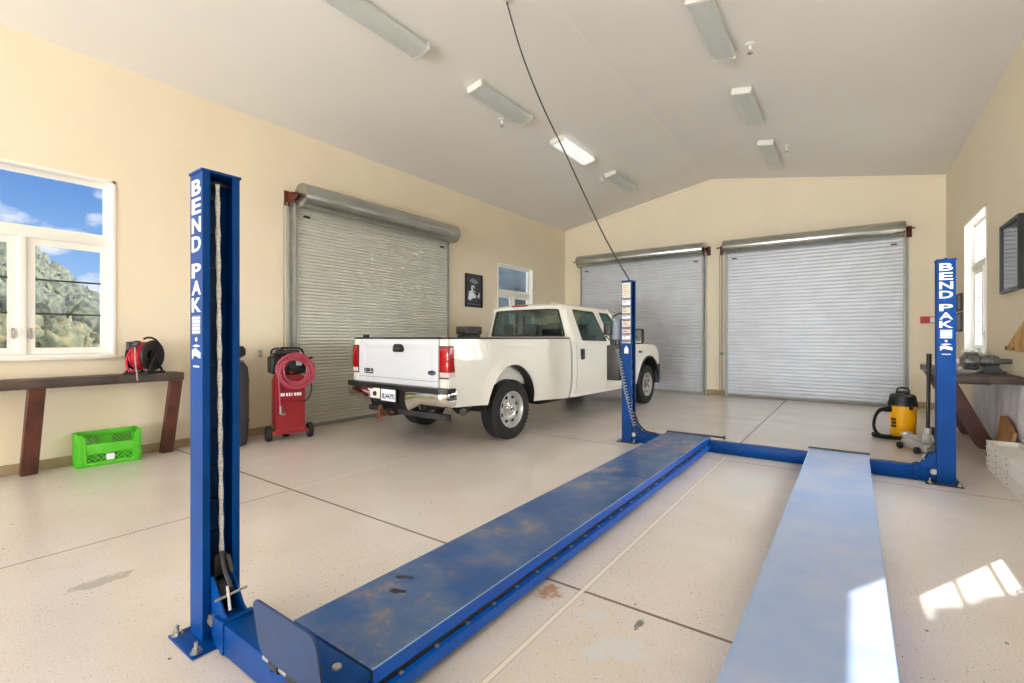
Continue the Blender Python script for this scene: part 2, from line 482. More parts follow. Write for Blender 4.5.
def curve_pts(P, n=12):
    """Catmull-Rom through P"""
    P = [Vector(p) for p in P]; out = []
    for i in range(len(P) - 1):
        p0 = P[max(i - 1, 0)]; p1 = P[i]; p2 = P[i + 1]; p3 = P[min(i + 2, len(P) - 1)]
        for k in range(n):
            t = k / n
            out.append(0.5 * ((2 * p1) + (p2 - p0) * t + (2 * p0 - 5 * p1 + 4 * p2 - p3) * t * t + (3 * p1 - p0 - 3 * p2 + p3) * t ** 3))
    out.append(P[-1])
    return out

def thing(name, label, cat, loc=(0, 0, 0), rz=0.0, group=None, kind=None):
    o = bpy.data.objects.new(name, None)
    o.empty_display_size = 0.2
    COL.objects.link(o)
    o.location = loc; o.rotation_euler = (0, 0, rz)
    if label: o['label'] = label
    if cat: o['category'] = cat
    if group: o['group'] = group
    if kind: o['kind'] = kind
    return o
def tag(o, label, cat, group=None, kind=None):
    if label: o['label'] = label
    if cat: o['category'] = cat
    if group: o['group'] = group
    if kind: o['kind'] = kind
    return o
def struct(o): o['kind'] = 'structure'; return o
def copy_tree(o, parent=None):
    c = o.copy(); COL.objects.link(c); c.parent = parent
    for ch in list(o.children): copy_tree(ch, c)
    return c

def text_mesh(mb, s, f, x0, x1, z0, z1, depth=0.002, bold=0.02):
    """lettering fitted to a box: f(a, b, d) maps the plate to space"""
    cu = bpy.data.curves.new('lettering', 'FONT')
    cu.body = s; cu.size = 1.0; cu.extrude = 0.5; cu.offset = bold; cu.resolution_u = 3
    ob = bpy.data.objects.new('lettering', cu)
    COL.objects.link(ob)
    bpy.context.view_layer.update()
    dg = bpy.context.evaluated_depsgraph_get()
    me = bpy.data.meshes.new_from_object(ob.evaluated_get(dg))
    bpy.data.objects.remove(ob); bpy.data.curves.remove(cu)
    xs = [v.co.x for v in me.vertices]; ys = [v.co.y for v in me.vertices]
    ax, bx, ay, by = min(xs), max(xs), min(ys), max(ys)
    for v in me.vertices:
        a = x0 + (v.co.x - ax) / max(1e-6, bx - ax) * (x1 - x0)
        b = z0 + (v.co.y - ay) / max(1e-6, by - ay) * (z1 - z0)
        v.co = f(a, b, depth * (v.co.z + 0.5))
    mb.bm.from_mesh(me)
    bpy.data.meshes.remove(me)
    return mb

# ================================================================== ROOM
XL, XR, YF, YB = -6.75, 1.42, -12.0, 12.0
EAVE, RIDGE, RX = 4.42, 5.15, -2.76

struct(MB().box(XL - .2, XR + .2, YF, YB + .2, -0.2, 0).build('floor', M['floor']))

def wall_boxes(mb, axis, c0, c1, a0, a1, z0, z1, holes):
    """wall made of blocks round rectangular holes (a0,a1,z0,z1)"""
    As = sorted({a0, a1, *[h[0] for h in holes], *[h[1] for h in holes]})
    for p, q in zip(As, As[1:]):
        zs = [z0]
        for h in sorted(holes, key=lambda h: h[2]):
            if h[0] < q and h[1] > p: zs += [h[2], h[3]]
        zs.append(z1)
        for k in range(0, len(zs), 2):
            if zs[k + 1] - zs[k] < 1e-4: continue
            if axis == 'x': mb.box(c0, c1, p, q, zs[k], zs[k + 1])
            else: mb.box(p, q, c0, c1, zs[k], zs[k + 1])
    return mb
WZ0, WZ1 = 1.15, 3.11
struct(wall_boxes(MB(), 'x', XL - .2, XL, YF, YB + .2, 0, EAVE + .03, [(-9.2, -4.8, 0, 3.6), (.26, 1.71, WZ0, WZ1), (8.78, 10.28, WZ0, 3.14)]).build('wall_left', M['wall']))  # rear opening is unseen, added to go with the side fill
struct(wall_boxes(MB(), 'x', XR, XR + .2, YF, YB + .2, 0, EAVE + .03, [(4.24, 5.74, WZ0, WZ1), (8.66, 10.13, WZ0, WZ1)]).build('wall_right', M['wall']))
gable = [(XL, 0), (XR, 0), (XR, EAVE), (RX, RIDGE), (XL, EAVE)]
struct(MB().prism(gable, lambda a, b, t: (a, t, b), YB, YB + .2).build('wall_back', M['wall']))
mb = MB()
mb.box(XL, -6.35, YF - .2, YF, 0, EAVE); mb.box(.95, XR, YF - .2, YF, 0, EAVE)
mb.prism([(-6.35, 4.2), (.95, 4.2), (.95, EAVE), (XR, EAVE), (RX, RIDGE), (XL, EAVE), (-6.35, EAVE)], lambda a, b, t: (a, t, b), YF - .2, YF)
struct(mb.build('wall_front', M['wall']))
ceil_poly = [(XL - .2, EAVE - .036), (RX - .10, RIDGE - .016), (RX, RIDGE - .006), (RX + .10, RIDGE - .016), (XR + .2, EAVE - .036), (XR + .2, EAVE + .1), (RX, RIDGE + .12), (XL - .2, EAVE + .1)]
struct(MB().prism(ceil_poly, lambda a, b, t: (a, t, b), YF - .2, YB + .2).build('ceiling', M['ceiling']))
# ridge tape line, gable trim, stem walls
struct(MB().box(RX - .012, RX + .012, 4.9, 9.5, RIDGE - .012, RIDGE).build('trim_1', M['trim']))
mb = MB()
for a, b in (((XL, EAVE), (RX, RIDGE)), ((RX, RIDGE), (XR, EAVE))):
    mb.prism([(a[0], a[1] - .035), (b[0], b[1] - .035), (b[0], b[1] + .02), (a[0], a[1] + .02)], lambda p, q, t: (p, t, q), YB - .03, YB)
struct(mb.build('trim_2', M['joint']))
mb = MB()
for y0, y1 in ((YF, -9.2), (-4.8, 3.74), (7.06, YB)): mb.box(XL, XL + .025, y0, y1, 0, .10, .006)
struct(mb.build('baseboard_left', M['base']))
mb = MB()
for x0, x1 in ((XL, -6.26), (-2.86, -2.46), (.88, XR)): mb.box(x0, x1, YB - .025, YB, 0, .12, .006)
struct(mb.build('baseboard_back', M['base']))
struct(MB().box(XR - .02, XR, YF, YB, 0, .09, .006).build('baseboard_right', M['base']))

# ------------------------------------------------------------------ windows
def window(n, loc, rz, w, h, with_sill=True):
    r = thing('window_%d' % n, None, None, loc, rz, kind='structure')
    W2 = w / 2
    def bx(mb, x0, x1, z0, z1, y0=-.155, y1=-.085, bev=.006): mb.box(x0, x1, y0, y1, z0, z1, bev)
    # jamb liner
    mb = MB()
    mb.box(-W2, -W2 + .028, -.19, .012, 0, h); mb.box(W2 - .028, W2, -.19, .012, 0, h)
    mb.box(-W2, W2, -.19, .012, h - .028, h); mb.box(-W2, W2, -.19, .004, 0, .028)
    rail0, rail1 = h * .628, h * .668
    mb.box(-W2 + .028, W2 - .028, -.165, -.075, rail0, rail1, .006)
    mb.box(-.03, .03, -.165, -.075, .028, rail0, .006)
    mb.build('frame', M['trim'], r)
    for s in (-1, 1):
        x0, x1 = (-W2 + .03, -.03) if s < 0 else (.03, W2 - .03)
        z0, z1 = .03, rail0
        mb = MB(); fw = .068
        mb.ring([(x0, z0), (x1, z0), (x1, z1), (x0, z1)], [(x0 + fw, z0 + fw), (x1 - fw, z0 + fw), (x1 - fw, z1 - fw), (x0 + fw, z1 - fw)], lambda a, b, t: (a, t, b), -.15, -.10)
        sh = mb.build('sash', M['trim'], r)
        mb = MB()
        for k in (1, 2):
            zz = z0 + fw + (z1 - z0 - 2 * fw) * k / 3
            mb.box(x0 + fw, x1 - fw, -.133, -.119, zz - .009, zz + .009)
        mb.build('muntin', M['darksteel'] if n != 3 else M['trim'], sh)
        MB().box(x0 + fw, x1 - fw, -.128, -.124, z0 + fw, z1 - fw).build('glass_pane', M['glass'], sh)
        lx = x1 - .034 if s < 0 else x0 + .034
        mb = MB(); mb.box(lx - .012, lx + .012, -.10, -.085, .20, .30, .004); mb.tube([(lx, -.085, .27), (lx, -.06, .25), (lx, -.065, .19)], .008, 6)
        mb.build('latch', M['steel'], sh)
    # transom
    x0, x1, z0, z1 = -W2 + .03, W2 - .03, rail1, h - .03
    mb = MB(); fw = .045
    mb.ring([(x0, z0), (x1, z0), (x1, z1), (x0, z1)], [(x0 + fw, z0 + fw), (x1 - fw, z0 + fw), (x1 - fw, z1 - fw), (x0 + fw, z1 - fw)], lambda a, b, t: (a, t, b), -.15, -.10)
    tr = mb.build('transom_sash', M['trim'], r)
    MB().box(x0 + fw, x1 - fw, -.128, -.124, z0 + fw, z1 - fw).build('glass_pane', M['glass'], tr)
    MB().box(-W2 - .05, W2 + .05, -.08, .045, -.028, .004, .006).build('sill', M['trim'], r)
    return r
window(1, (XL, .985, WZ0), radians(-90), 1.45, WZ1 - WZ0)
window(2, (XL, 9.53, WZ0), radians(-90), 1.50, 3.14 - WZ0)
window(3, (XR, 9.395, WZ0), radians(90), 1.47, WZ1 - WZ0)
window(4, (XR, 4.99, WZ0), radians(90), 1.50, WZ1 - WZ0)

# ------------------------------------------------------------------ roll-up doors (local x along wall, y into the room)
def roll_door(n, loc, rz, hw, c0, c1, coil_y, coil_z, coil_r, slat, chain_side, pitch=.076):
    r = thing('door_%d' % n, None, None, loc, rz, kind='structure')
    top = coil_z
    prof = [(.055, .03)]
    z = .05; k = 0
    while z < top:
        q = pitch / .076
        prof += [(.072, z), (.088, z + .009 * q), (.092, z + .032 * q), (.088, z + .058 * q), (.072, z + .067 * q)]
        z += pitch
    prof += [(.055, z)]
    MB().prism(prof, lambda a, b, t: (t, a, b), -hw, hw).build('curtain', slat, r, ang=25)
    MB().box(-hw, hw, .045, .10, 0.004, .05, .008).build('bottom_bar', M['guide'], r)
    for s in (-1, 1):
        mb = MB()
        mb.box(s * hw - .02, s * hw + .02, .10, .118, .0, top - .1)
        mb.box(s * hw + s * .02 - .006, s * hw + s * .02 + .006, .0, .118, .0, top - .1)
        mb.box(min(s * hw + s * .02, s * hw + s * .075), max(s * hw + s * .02, s * hw + s * .075), 0, .008, 0, top - .1)
        zz = .3
        while zz < top - .3:
            mb.cyl((s * hw + s * .052, .008, zz), (s * hw + s * .052, .02, zz), .012, n=6); zz += .45
        mb.build('guide_rail', M['guide'], r)
    # coil under its hood
    a0, a1 = c0, c1
    R = Matrix.Translation((0, coil_y, coil_z)) @ Matrix.Rotation(radians(90), 4, 'Y')
    prof = [(.03, a0 - .004), (coil_r - .006, a0 - .004), (coil_r, a0 + .012)]
    m_ = a0 + (a1 - a0) * .62
    prof += [(coil_r, m_ - .02), (coil_r + .005, m_ - .015), (coil_r + .005, m_ + .015), (coil_r, m_ + .02), (coil_r, a1 - .012), (coil_r - .006, a1 + .004), (.03, a1 + .004)]
    MB().lathe(prof, 40, R).build('hood', M['coil'], r)
    for s, a in ((-1, a0), (1, a1)):
        mb = MB()
        mb.cyl((a - s * .02, coil_y, coil_z), (a + s * .15, coil_y, coil_z), .014, n=10)
        pa, pb = sorted((a + s * .05, a + s * .062))
        mb.prism([(0, coil_z - .12), (0, coil_z + .06), (coil_y + .03, coil_z + .03), (coil_y + .03, coil_z - .03)], lambda p, q, t: (t, p, q), pa, pb)
        pa, pb = sorted((a + s * .04, a + s * .12))
        mb.box(pa, pb, 0, .012, coil_z - .14, coil_z + .08)
        for dz in (-.11, .05): mb.cyl((a + s * .10, .012, coil_z + dz), (a + s * .10, .026, coil_z + dz), .012, n=6)
        mb.build('bracket', M['rustbracket'], r)
    if chain_side:
        s = chain_side; a = s * (hw + .12)
        mb = MB()
        mb.tube([(a, .05, coil_z - .1), (a, .05, .15)], .009, 6); mb.tube([(a + .05, .05, coil_z - .1), (a + .05, .05, .15)], .006, 6)
        mb.tube([(a, .05, .15), (a + .01, .05, .12), (a + .04, .05, .12), (a + .05, .05, .15)], .008, 6)
        mb.box(a - .03, a + .05, 0, .05, .95, 1.02, .006)
        mb.build('hand_chain', M['guide'], r)
    mb = MB()
    for s in (-1, 1): mb.box(s * (hw - .16) - .05, s * (hw - .16) + .05, .09, .105, top - .28, top - .25)
    mb.build('stop_clip', M['darksteel'], r)
    return r
roll_door(1, (XL, 5.40, 0), radians(-90), 1.60, -1.645, 1.62, .24, 3.43, .175, M['slat'], 1, .050)
roll_door(2, (-4.555, YB, 0), radians(180), 1.625, -1.665, 1.67, .22, 3.47, .155, M['slat_cool'], 0)
roll_door(3, (-.79, YB, 0), radians(180), 1.60, -1.60, 1.65, .22, 3.45, .155, M['slat_cool'], 1)

# ------------------------------------------------------------------ strip lights under the ceiling
def strip_light(label, x, y, lit=False):
    left = x < RX
    s = (RIDGE - EAVE) / ((RX - XL) if left else (XR - RX))
    z = RIDGE - s * abs(x - RX) - .006
    r = thing('strip_light', label, 'ceiling light', (x, y, z), 0, 'strip lights on the ceiling')
    r.rotation_euler = (0, -math.atan(s) if left else math.atan(s), 0)
    L = .62
    MB().box(-.09, .09, -L, L, -.035, .0, .004).build('housing', M['fix'], r)
    mb = MB()
    prof = [(-.125, -.03), (-.125, -.075), (-.10, -.088), (0, -.094), (.10, -.088), (.125, -.075), (.125, -.03)]
    mb.prism(prof, lambda a, b, t: (a, t, b), -L + .02, L - .02)
    mb.build('lens', M['litlens'] if lit else M['lens'], r)
    for q in (-1, 1):
        MB().box(-.13, .13, q * L - .022, q * L + .022, -.092, -.002, .006).build('end_cap', M['fix'], r)
    return r
for lab, x, y in (('nearest white strip light of the left ceiling row', -4.25, 3.39),
                  ('second white strip light from the camera in the left ceiling row', -4.25, 5.63),
                  ('brightest strip light, third from the camera in the left ceiling row', -4.23, 7.82),
                  ('farthest white strip light of the left ceiling row, near the back wall', -4.19, 10.0),
                  ('nearest white strip light of the right ceiling row, cut by the top edge', -1.28, 5.68),
                  ('middle white strip light of the right ceiling row', -1.27, 7.93),
                  ('farthest white strip light of the right ceiling row, near the back wall', -1.265, 10.12)):
    strip_light(lab, x, y, 'brightest' in lab)

def sprinkler(label, x, y):
    left = x < RX
    s = (RIDGE - EAVE) / ((RX - XL) if left else (XR - RX))
    z = RIDGE - s * abs(x - RX) - .006
    r = thing('sprinkler_head', label, 'sprinkler', (x, y, z), 0, 'sprinkler heads on the ceiling')
    MB().lathe([(0, .004), (.055, .004), (.055, -.012), (.03, -.022), (0, -.022)], 20).build('escutcheon', M['fix'], r)
    mb = MB()
    mb.cyl((0, 0, -.02), (0, 0, -.07), .016, n=10)
    for q in (-1, 1): mb.tube([(q * .014, 0, -.065), (q * .026, 0, -.085), (q * .014, 0, -.108)], .005, 6)
    mb.build('body', M['fix'], r)
    MB().lathe([(0, -.108), (.03, -.108), (.032, -.112), (0, -.116)], 16).build('deflector', M['steel'], r)
sprinkler('white sprinkler head beside the nearest right-row strip light', -.99, 6.2)
sprinkler('sprinkler head beside the second left-row strip light', -4.52, 6.0)
sprinkler('sprinkler head beside the farthest left-row strip light', -4.43, 9.5)
sprinkler('small sprinkler head beside the farthest right-row strip light', -.98, 9.85)

# ================================================================== OUTSIDE
struct(MB().box(-140, 90, -60, 140, -.32, -.22).build('yard', M['yard']))
def hz(x, y):
    a = max(1.0, -x)
    d = min(1, max(0, (a - 34) / 56))
    ys = y * 90 / a
    el = min(.135, max(.02, .112 - .0088 * (ys - 14)))
    return -.3 + (1.35 + a * el) * d ** .8 - .4
mb = MB()
mb.slab(lambda u, v: (-30 - 66 * u, -60 + 200 * v, hz(-30 - 66 * u, -60 + 200 * v)), lambda u, v: (-30 - 66 * u, -60 + 200 * v, -1.2), 16, 40)
struct(mb.build('hillside', M['hill']))
_ib = bmesh.new(); bmesh.ops.create_icosphere(_ib, subdivisions=3, radius=1.0)
ICO_V = [v.co.copy() for v in _ib.verts]; ICO_F = [[v.index for v in f.verts] for f in _ib.faces]; _ib.free()
def forest(name, m, label, n, xr, yr, hr, seed):
    random.seed(seed)
    V, F = [], []
    for i in range(n):
        x = random.uniform(*xr); y = random.uniform(*yr); h = random.uniform(*hr)
        z = hz(x, y) - .2
        conifer = random.random() < .4
        rx = h * (random.uniform(.22, .30) if conifer else random.uniform(.34, .48)); rz = h * .5
        off = Vector((random.uniform(0, 90), random.uniform(0, 90), random.uniform(0, 90)))
        b = len(V)
        for v in ICO_V:
            k = 1 + .38 * noise.noise(v * 2.1 + off) + .40 * noise.noise(v * 5.5 + off) + .55 * noise.noise(v * 11 + off)
            w = 1 - .85 * max(0, (v.z + .2) / 1.2) if conifer else 1 - .2 * max(0, -v.z)
            V.append((x + v.x * rx * k * w, y + v.y * rx * k * w, z + rz + v.z * rz * (k if not conifer else .6 + .4 * k)))
        F += [[a + b for a in f] for f in ICO_F]
    me = bpy.data.meshes.new(name); me.from_pydata(V, [], F); me.shade_smooth(); me.materials.append(m)
    o = bpy.data.objects.new(name, me); COL.objects.link(o)
    tag(o, label, 'trees', kind='stuff')
forest('hillside_trees', M['leaf'], 'hazy green forest covering the hillside beyond the large left window', 820, (-92, -50), (0, 30), (1.5, 3.3), 3)
forest('olive_trees', M['leaf2'], 'yellow-olive trees at the foot of the forested hill outside the left window', 120, (-46, -37), (2, 15), (1.2, 2.2), 5)
forest('dark_trees', M['leafdark'], 'dark trees outside the small window beyond the pickup', 60, (-18, -12.5), (14, 32), (7.0, 11.0), 8)
# unseen foliage added beyond the right-hand wall to block sun from the lower panes
random.seed(21)
SUND = Vector((.555, 1.03, 1.0))
mb = MB()
for i in range(150):
    p = Vector((1.545, random.uniform(8.5, 10.4), random.uniform(.9, 2.62))) + SUND * random.uniform(3.2, 4.0)
    mb.ico(p, random.uniform(.14, .26), 1, .6)
mb.cyl((5.4, 13.6, -.25), (4.0, 13.2, 4.9), .12, .06, 8)
tag(mb.build('unseen_shade_tree', M['leaf2']), 'unseen leafy tree added to shade the right wall window nearest the back corner', 'tree')
mb = MB()
for i in range(190):
    yy = random.uniform(3.9, 5.24); zz = random.uniform(.8, 2.42)
    if zz > 2.2: yy += .1
    if yy > 5.14 and zz < 1.7: continue
    p = Vector((1.545, yy - .10, zz - .08)) + SUND * random.uniform(3.2, 3.8)
    mb.ico(p, random.uniform(.08, .17), 1, .6)
mb.cyl((4.6, 7.7, -.25), (3.5, 8.3, 4.6), .10, .05, 8)
tag(mb.build('unseen_shade_tree', M['leaf2']), 'smaller unseen leafy tree added to shade the right wall window nearer the camera', 'tree')

# ================================================================== FOUR-POST LIFT
LX = (-2.455, .762)          # outer faces of left and right posts
PY = (.893, 5.86)           # near edge of near and far posts
PW, PD, PH = .13, .156, 2.10
lift = thing('four_post_lift', 'blue four-post vehicle lift standing lowered on the garage floor', 'car lift', (-.86, 3.45, 0))

def letters(mb, s, xc, y, ztop, w, h, gap, space):
    z = ztop
    for c in s:
        if c == ' ': z -= space; continue
        text_mesh(mb, c, lambda a, b, d: (a, y - d, b), xc - w / 2, xc + w / 2, z - h, z, .0015, .022)
        z -= h + gap
    return z

def post(xo, sgn, y0, name_plate, stickers=False, PH=PH):
    X = lambda a: xo + sgn * a
    t, lip = .007, .030
    f = lambda a, b, z: (X(a), y0 + b, z)
    mb = MB()
    C = [(0, 0), (PW, 0), (PW, lip), (PW - t, lip), (PW - t, t), (t, t), (t, PD - t), (PW - t, PD - t), (PW - t, PD - lip), (PW, PD - lip), (PW, PD), (0, PD)]
    mb.prism(C, f, .012, PH - .012)
    p = mb.build('post', M['blue'], lift, world=True)
    x0, x1 = sorted((X(-.006), X(PW + .006)))
    MB().box(x0, x1, y0 - .006, y0 + PD + .006, PH - .012, PH, .002).build('top_cap', M['blue'], p, world=True)
    mb = MB(); mb.cyl((X(PW * .45), y0 + PD * .6, PH), (X(PW * .45), y0 + PD * .6, PH + .022), .010, n=10)
    mb.cyl((X(PW * .45), y0 + PD * .6, PH + .004), (X(PW * .45), y0 + PD * .6, PH + .016), .018, n=6)
    mb.build('top_bolt', M['darksteel'], p, world=True)
    # base plate with welded gusset and anchors
    b0, b1 = sorted((X(-.045), X(PW + .085)))
    mb = MB(); mb.box(b0, b1, y0 - .072, y0 + PD + .06, 0, .012, .003)
    mb.build('base_plate', M['blue'] if y0 < 3 else M['darksteel'], p, world=True)
    for a, b in ((-.02, -.045), (PW + .055, -.045), (-.02, PD + .035), (PW + .055, PD + .035)):
        mb = MB(); q = (X(a), y0 + b)
        mb.cyl((*q, .01), (*q, .055), .008, n=10); mb.cyl((*q, .012), (*q, .028), .017, n=6); mb.cyl((*q, .011), (*q, .015), .024, n=12)
        mb.build('anchor_bolt', M['steel'], p, world=True)
    # lock ladder inside
    mb = MB()
    l0, l1 = sorted((X(.012), X(.02)))
    mb.box(l0, l1, y0 + .03, y0 + PD - .045, .05, PH - .02)
    z = .28
    while z < PH - .1:
        r0, r1 = sorted((X(.018), X(.06))); mb.box(r0, r1, y0 + .03, y0 + PD - .045, z, z + .012); z += .155
    mb.build('lock_ladder', M['darkblue'], p, world=True)
    # lifting cable in its pale spiral sleeve
    mb = MB()
    ya = y0 + .085
    path = [(X(.100), ya - .012 + .018 * (k / 80), PH - .05 - (PH - .38) * k / 80) for k in range(81)]
    mb.tube(path, lambda t: .0095 + .0018 * sin(t * 420), 8)
    mb.build('lifting_cable', M['cable'], p, world=True)
    mb = MB(); mb.cyl((X(.085), y0 + .008, PH - .045), (X(.085), y0 + PD - .008, PH - .045), .006, n=8)
    mb.cyl((X(.085), ya - .026, PH - .045), (X(.085), ya + .004, PH - .045), .014, n=10)
    mb.build('cable_anchor', M['darksteel'], p, world=True)
    xc = X(PW * .52)
    if name_plate:
        mb = MB()
        w = .094
        z = letters(mb, 'BEND', xc, y0, PH - .04, w, .069, .0155, .0)
        mb.build('lettering', M['white_dec'], p, world=True)
        mb = MB(); z = letters(mb, 'PAK', xc, y0, z - .038, w, .064, .0130, .0)
        mb.build('lettering', M['white_dec'], p, world=True)
        mb = MB()
        z -= .004
        mb.box(xc - .042, xc + .042, y0 - .0012, y0, z - .082, z)
        mb.build('model_block', M['grey_dec'], p, world=True)
        mb = MB()
        for k in range(5): mb.box(xc - .040, xc + .040, y0 - .0026, y0 - .001, z - .014 - k * .0155, z - .006 - k * .0155)
        zz = z - .105
        mb.cyl((xc, y0, zz), (xc, y0 - .002, zz), .010, n=12)
        mb.prism([(-.04, -.03), (-.012, -.024), (.012, -.024), (.04, -.03), (.012, -.034), (-.012, -.034)], lambda a, b, t: (xc + a, y0 - t, zz + b), 0, .002)
        mb.prism([(-.042, -.048), (-.01, -.040), (.042, -.058), (.042, -.085), (-.02, -.070), (-.042, -.090)], lambda a, b, t: (xc + a, y0 - t, zz + b), 0, .002)
        mb.box(xc - .03, xc + .03, y0 - .002, y0, zz - .125, zz - .118)
        mb.build('logo_marks', M['white_dec'], p, world=True)
    if stickers:
        z = PH - .03
        specs = [(.30, 'tan_dec'), (.135, 'white_dec'), (.15, 'tan_dec'), (.10, 'white_dec'), (.15, 'tan_dec'), (.12, 'pink_dec'), (.115, 'white_dec'), (.07, 'tan_dec')]
        tot = sum(a for a, _ in specs); k = .80 / (tot)
        x0, x1 = sorted((X(.006), X(PW - .010)))
        for i, (hh, c) in enumerate(specs):
            hh *= k
            s = MB().box(x0, x1, y0 - .0015, y0, z - hh + .012, z).build('warning_label', M[c], p, world=True)
            mb = MB()
            if i:
                mb.box(x0 + .006, x1 - .006, y0 - .003, y0 - .001, z - .018, z - .004)
                n = max(1, int((hh - .04) / .02))
                for q in range(n):
                    wv = random.uniform(.45, .95)
                    mb.box(x0 + .012, x0 + .012 + (x1 - x0 - .03) * wv, y0 - .003, y0 - .001, z - .034 - q * .018, z - .029 - q * .018)
            else:
                for q in range(6): mb.box(x0 + .014, x1 - .014 - .02 * (q % 3), y0 - .003, y0 - .001, z - .04 - q * .026, z - .036 - q * .026)
            mb.build('label_print', M['darksteel'], s, world=True)
            z -= hh
        xm = (x0 + x1) / 2
        MB().prism([(xm - .028, z - .12), (xm + .028, z - .12), (xm + .028, z - .06), (xm, z - .02), (xm - .028, z - .06)], lambda a, b, t: (a, y0 - t, b), 0, .002).build('warning_triangle', M['white_dec'], p, world=True)
    # carriage: two cheek plates, sheave, safety latch (sits in the channel, carries the crossbeam)
    inward = lambda a: X(a)
    cy0, cy1 = y0 + .010, y0 + PD - .018
    poly = [(PW - .045, .03), (PW - .045, .285), (PW + .005, .285), (PW + .05, .25), (PW + .12, .165), (PW + .155, .15), (PW + .155, .022), (PW + .02, .022)]
    for k, (ya_, yb_) in enumerate(((y0 + .034, y0 + .042), (y0 + PD - .042, y0 + PD - .034))):
        cp = MB().prism(poly, lambda a, b, t: (X(a), t, b), ya_, yb_).build('carriage_plate', M['blue'], p, world=True)
        mb = MB()
        yf = y0 + .034 if k == 0 else y0 + PD - .034
        d = -.012 if k == 0 else .012
        mb.cyl((X(PW + .02), yf, .10), (X(PW + .02), yf + d, .10), .026, n=18); mb.cyl((X(PW + .02), yf, .10), (X(PW + .02), yf + d * 1.6, .10), .012, n=6)
        mb.build('slide_block', M['steel'], cp, world=True)
    mb = MB()
    ym0, ym1 = y0 + .052, y0 + PD - .052
    mb.cyl((X(PW + .01), ym0, .215), (X(PW + .01), ym1, .215), .045, n=20)
    mb.build('sheave', M['darksteel'], p, world=True)
    mb = MB()
    mb.box(min(X(PW - .03), X(PW + .0)), max(X(PW - .03), X(PW + .0)), ym0, ym1, .27, .37, .004)
    mb.tube([(X(PW + .0), y0 + .075, .385), (X(PW + .03), y0 + .08, .30), (X(PW + .075), y0 + .085, .235)], .009, 8)
    mb.tube([(X(PW + .005), y0 + .10, .36), (X(PW + .04), y0 + .105, .29)], lambda t: .011 + .003 * sin(t * 60), 8)
    mb.build('safety_latch', M['darksteel'], p, world=True)
    mb = MB()
    mb.cyl((X(PW + .09), y0 + .015, .212), (X(PW + .09), y0 + PD - .01, .222), .006, n=8)
    mb.cyl((X(PW + .075), y0 + .07, .25), (X(PW + .125), y0 + .06, .165), .006, n=8)
    mb.build('latch_pin', M['steel'], p, world=True)
    return p

P_nl = post(LX[0], 1, PY[0], True)
P_fl = post(LX[0], 1, PY[1], False, True)
P_fr = post(LX[1], -1, PY[1], True, False, 2.078)
P_nr = post(LX[1], -1, PY[0], True)

# crossbeams
for y0 in PY:
    mb = MB(); f = lambda a, b, t: (t, a, b)
    ya, yb = y0 + .046, y0 + PD - .046
    mb.box(LX[0] + PW + .06, LX[1] - PW - .06, ya - .028, yb + .028, .008, .136, .004)
    cb = mb.build('crossbeam', M['blue'], lift, world=True)
    for s in (0, 1):
        x = LX[0] + PW + .15 if s == 0 else LX[1] - PW - .15
        MB().box(x - .015, x + .015, ya - .034, yb + .034, .006, .148, .003).build('end_collar', M['blue'], cb, world=True)
    if y0 < 3:
        mb = MB()
        mb.cyl((-1.76, .885, .175), (-1.36, .885, .175), .013, n=12)
        mb.build('roller_rod', M['steel'], cb, world=True)
        for x in (-1.68, -1.56, -1.43): MB().cyl((x - .03, .885, .175), (x + .03, .885, .175), .020, n=12).build('rod_sleeve', M['darksteel'], cb, world=True)

# runways
def runway(x0, x1, m, inner):
    ya, yb = 1.075, 5.985
    s = 1 if inner > 0 else -1
    xi, xo = (x1, x0) if s > 0 else (x0, x1)
    prof = [(xo, .165), (xi, .165), (xi, .112), (xi - s * .030, .106), (xi - s * .030, .088), (xi + s * .020, .082), (xi + s * .020, .034), (xi - s * .02, .034), (xi - s * .02, .14), (xo + s * .02, .14), (xo + s * .02, .034), (xo, .034)]
    r = MB().prism(prof, lambda a, b, t: (a, t, b), ya, yb).build('runway', M['runblue_lit'], lift, world=True)
    MB().box(min(xo, xi) + .002, max(xo, xi) - .002, ya, yb, .165, .1675).build('tread_plate', m, r, world=True)
    MB().box(min(xi - s * .0065, xi - s * .0005), max(xi - s * .0065, xi - s * .0005), ya, yb, .1674, .1684).build('edge_highlight', M['edge'], r, world=True)  # pale strip paints a highlight along the top inner edge
    MB().box(min(xi - s * .029, xi - s * .004), max(xi - s * .029, xi - s * .004), ya + .01, yb - .01, .0865, .1045).build('groove_shade', M['black'], r, world=True)  # black strip laid in the recess to paint its shade
    mb = MB()
    y = ya + .12
    while y < yb - .05:
        MB().box(min(xi - s * .006, xi + s * .008), max(xi - s * .006, xi + s * .008), y, y + .016, .084, .093, .002).build('rail_clip', M['steel'], r, world=True); y += .19
    # near end piece and hinge strip
    MB().box(min(xo, xi), max(xo, xi), .955, 1.066, .138, .166, .003).build('end_plate', M['blue'], r, world=True)
    MB().box(min(xo, xi), max(xo, xi), 1.064, 1.077, .14, .160).build('seam', M['black'], r, world=True)
    for a in (.12, .40):
        q = min(xo, xi) + a
        MB().lathe([(0, .166), (.018, .166), (.016, .174), (0, .176)], 14, Matrix.Translation((q, 1.01, 0))).build('dome_bolt', M['steel'], r, world=True)
    mb = MB()
    mb.cyl((min(xo, xi) - .01, yb + .018, .172), (max(xo, xi) + .01, yb + .018, .172), .012, n=10)
    mb.box(min(xo, xi), max(xo, xi), yb - .002, yb + .012, .10, .166)
    mb.build('ramp_hinge', M['darksteel'], r, world=True)
    return r
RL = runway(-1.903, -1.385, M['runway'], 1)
RR = runway(-.380, .130, M['runway_reflect'], -1)
mb = MB()
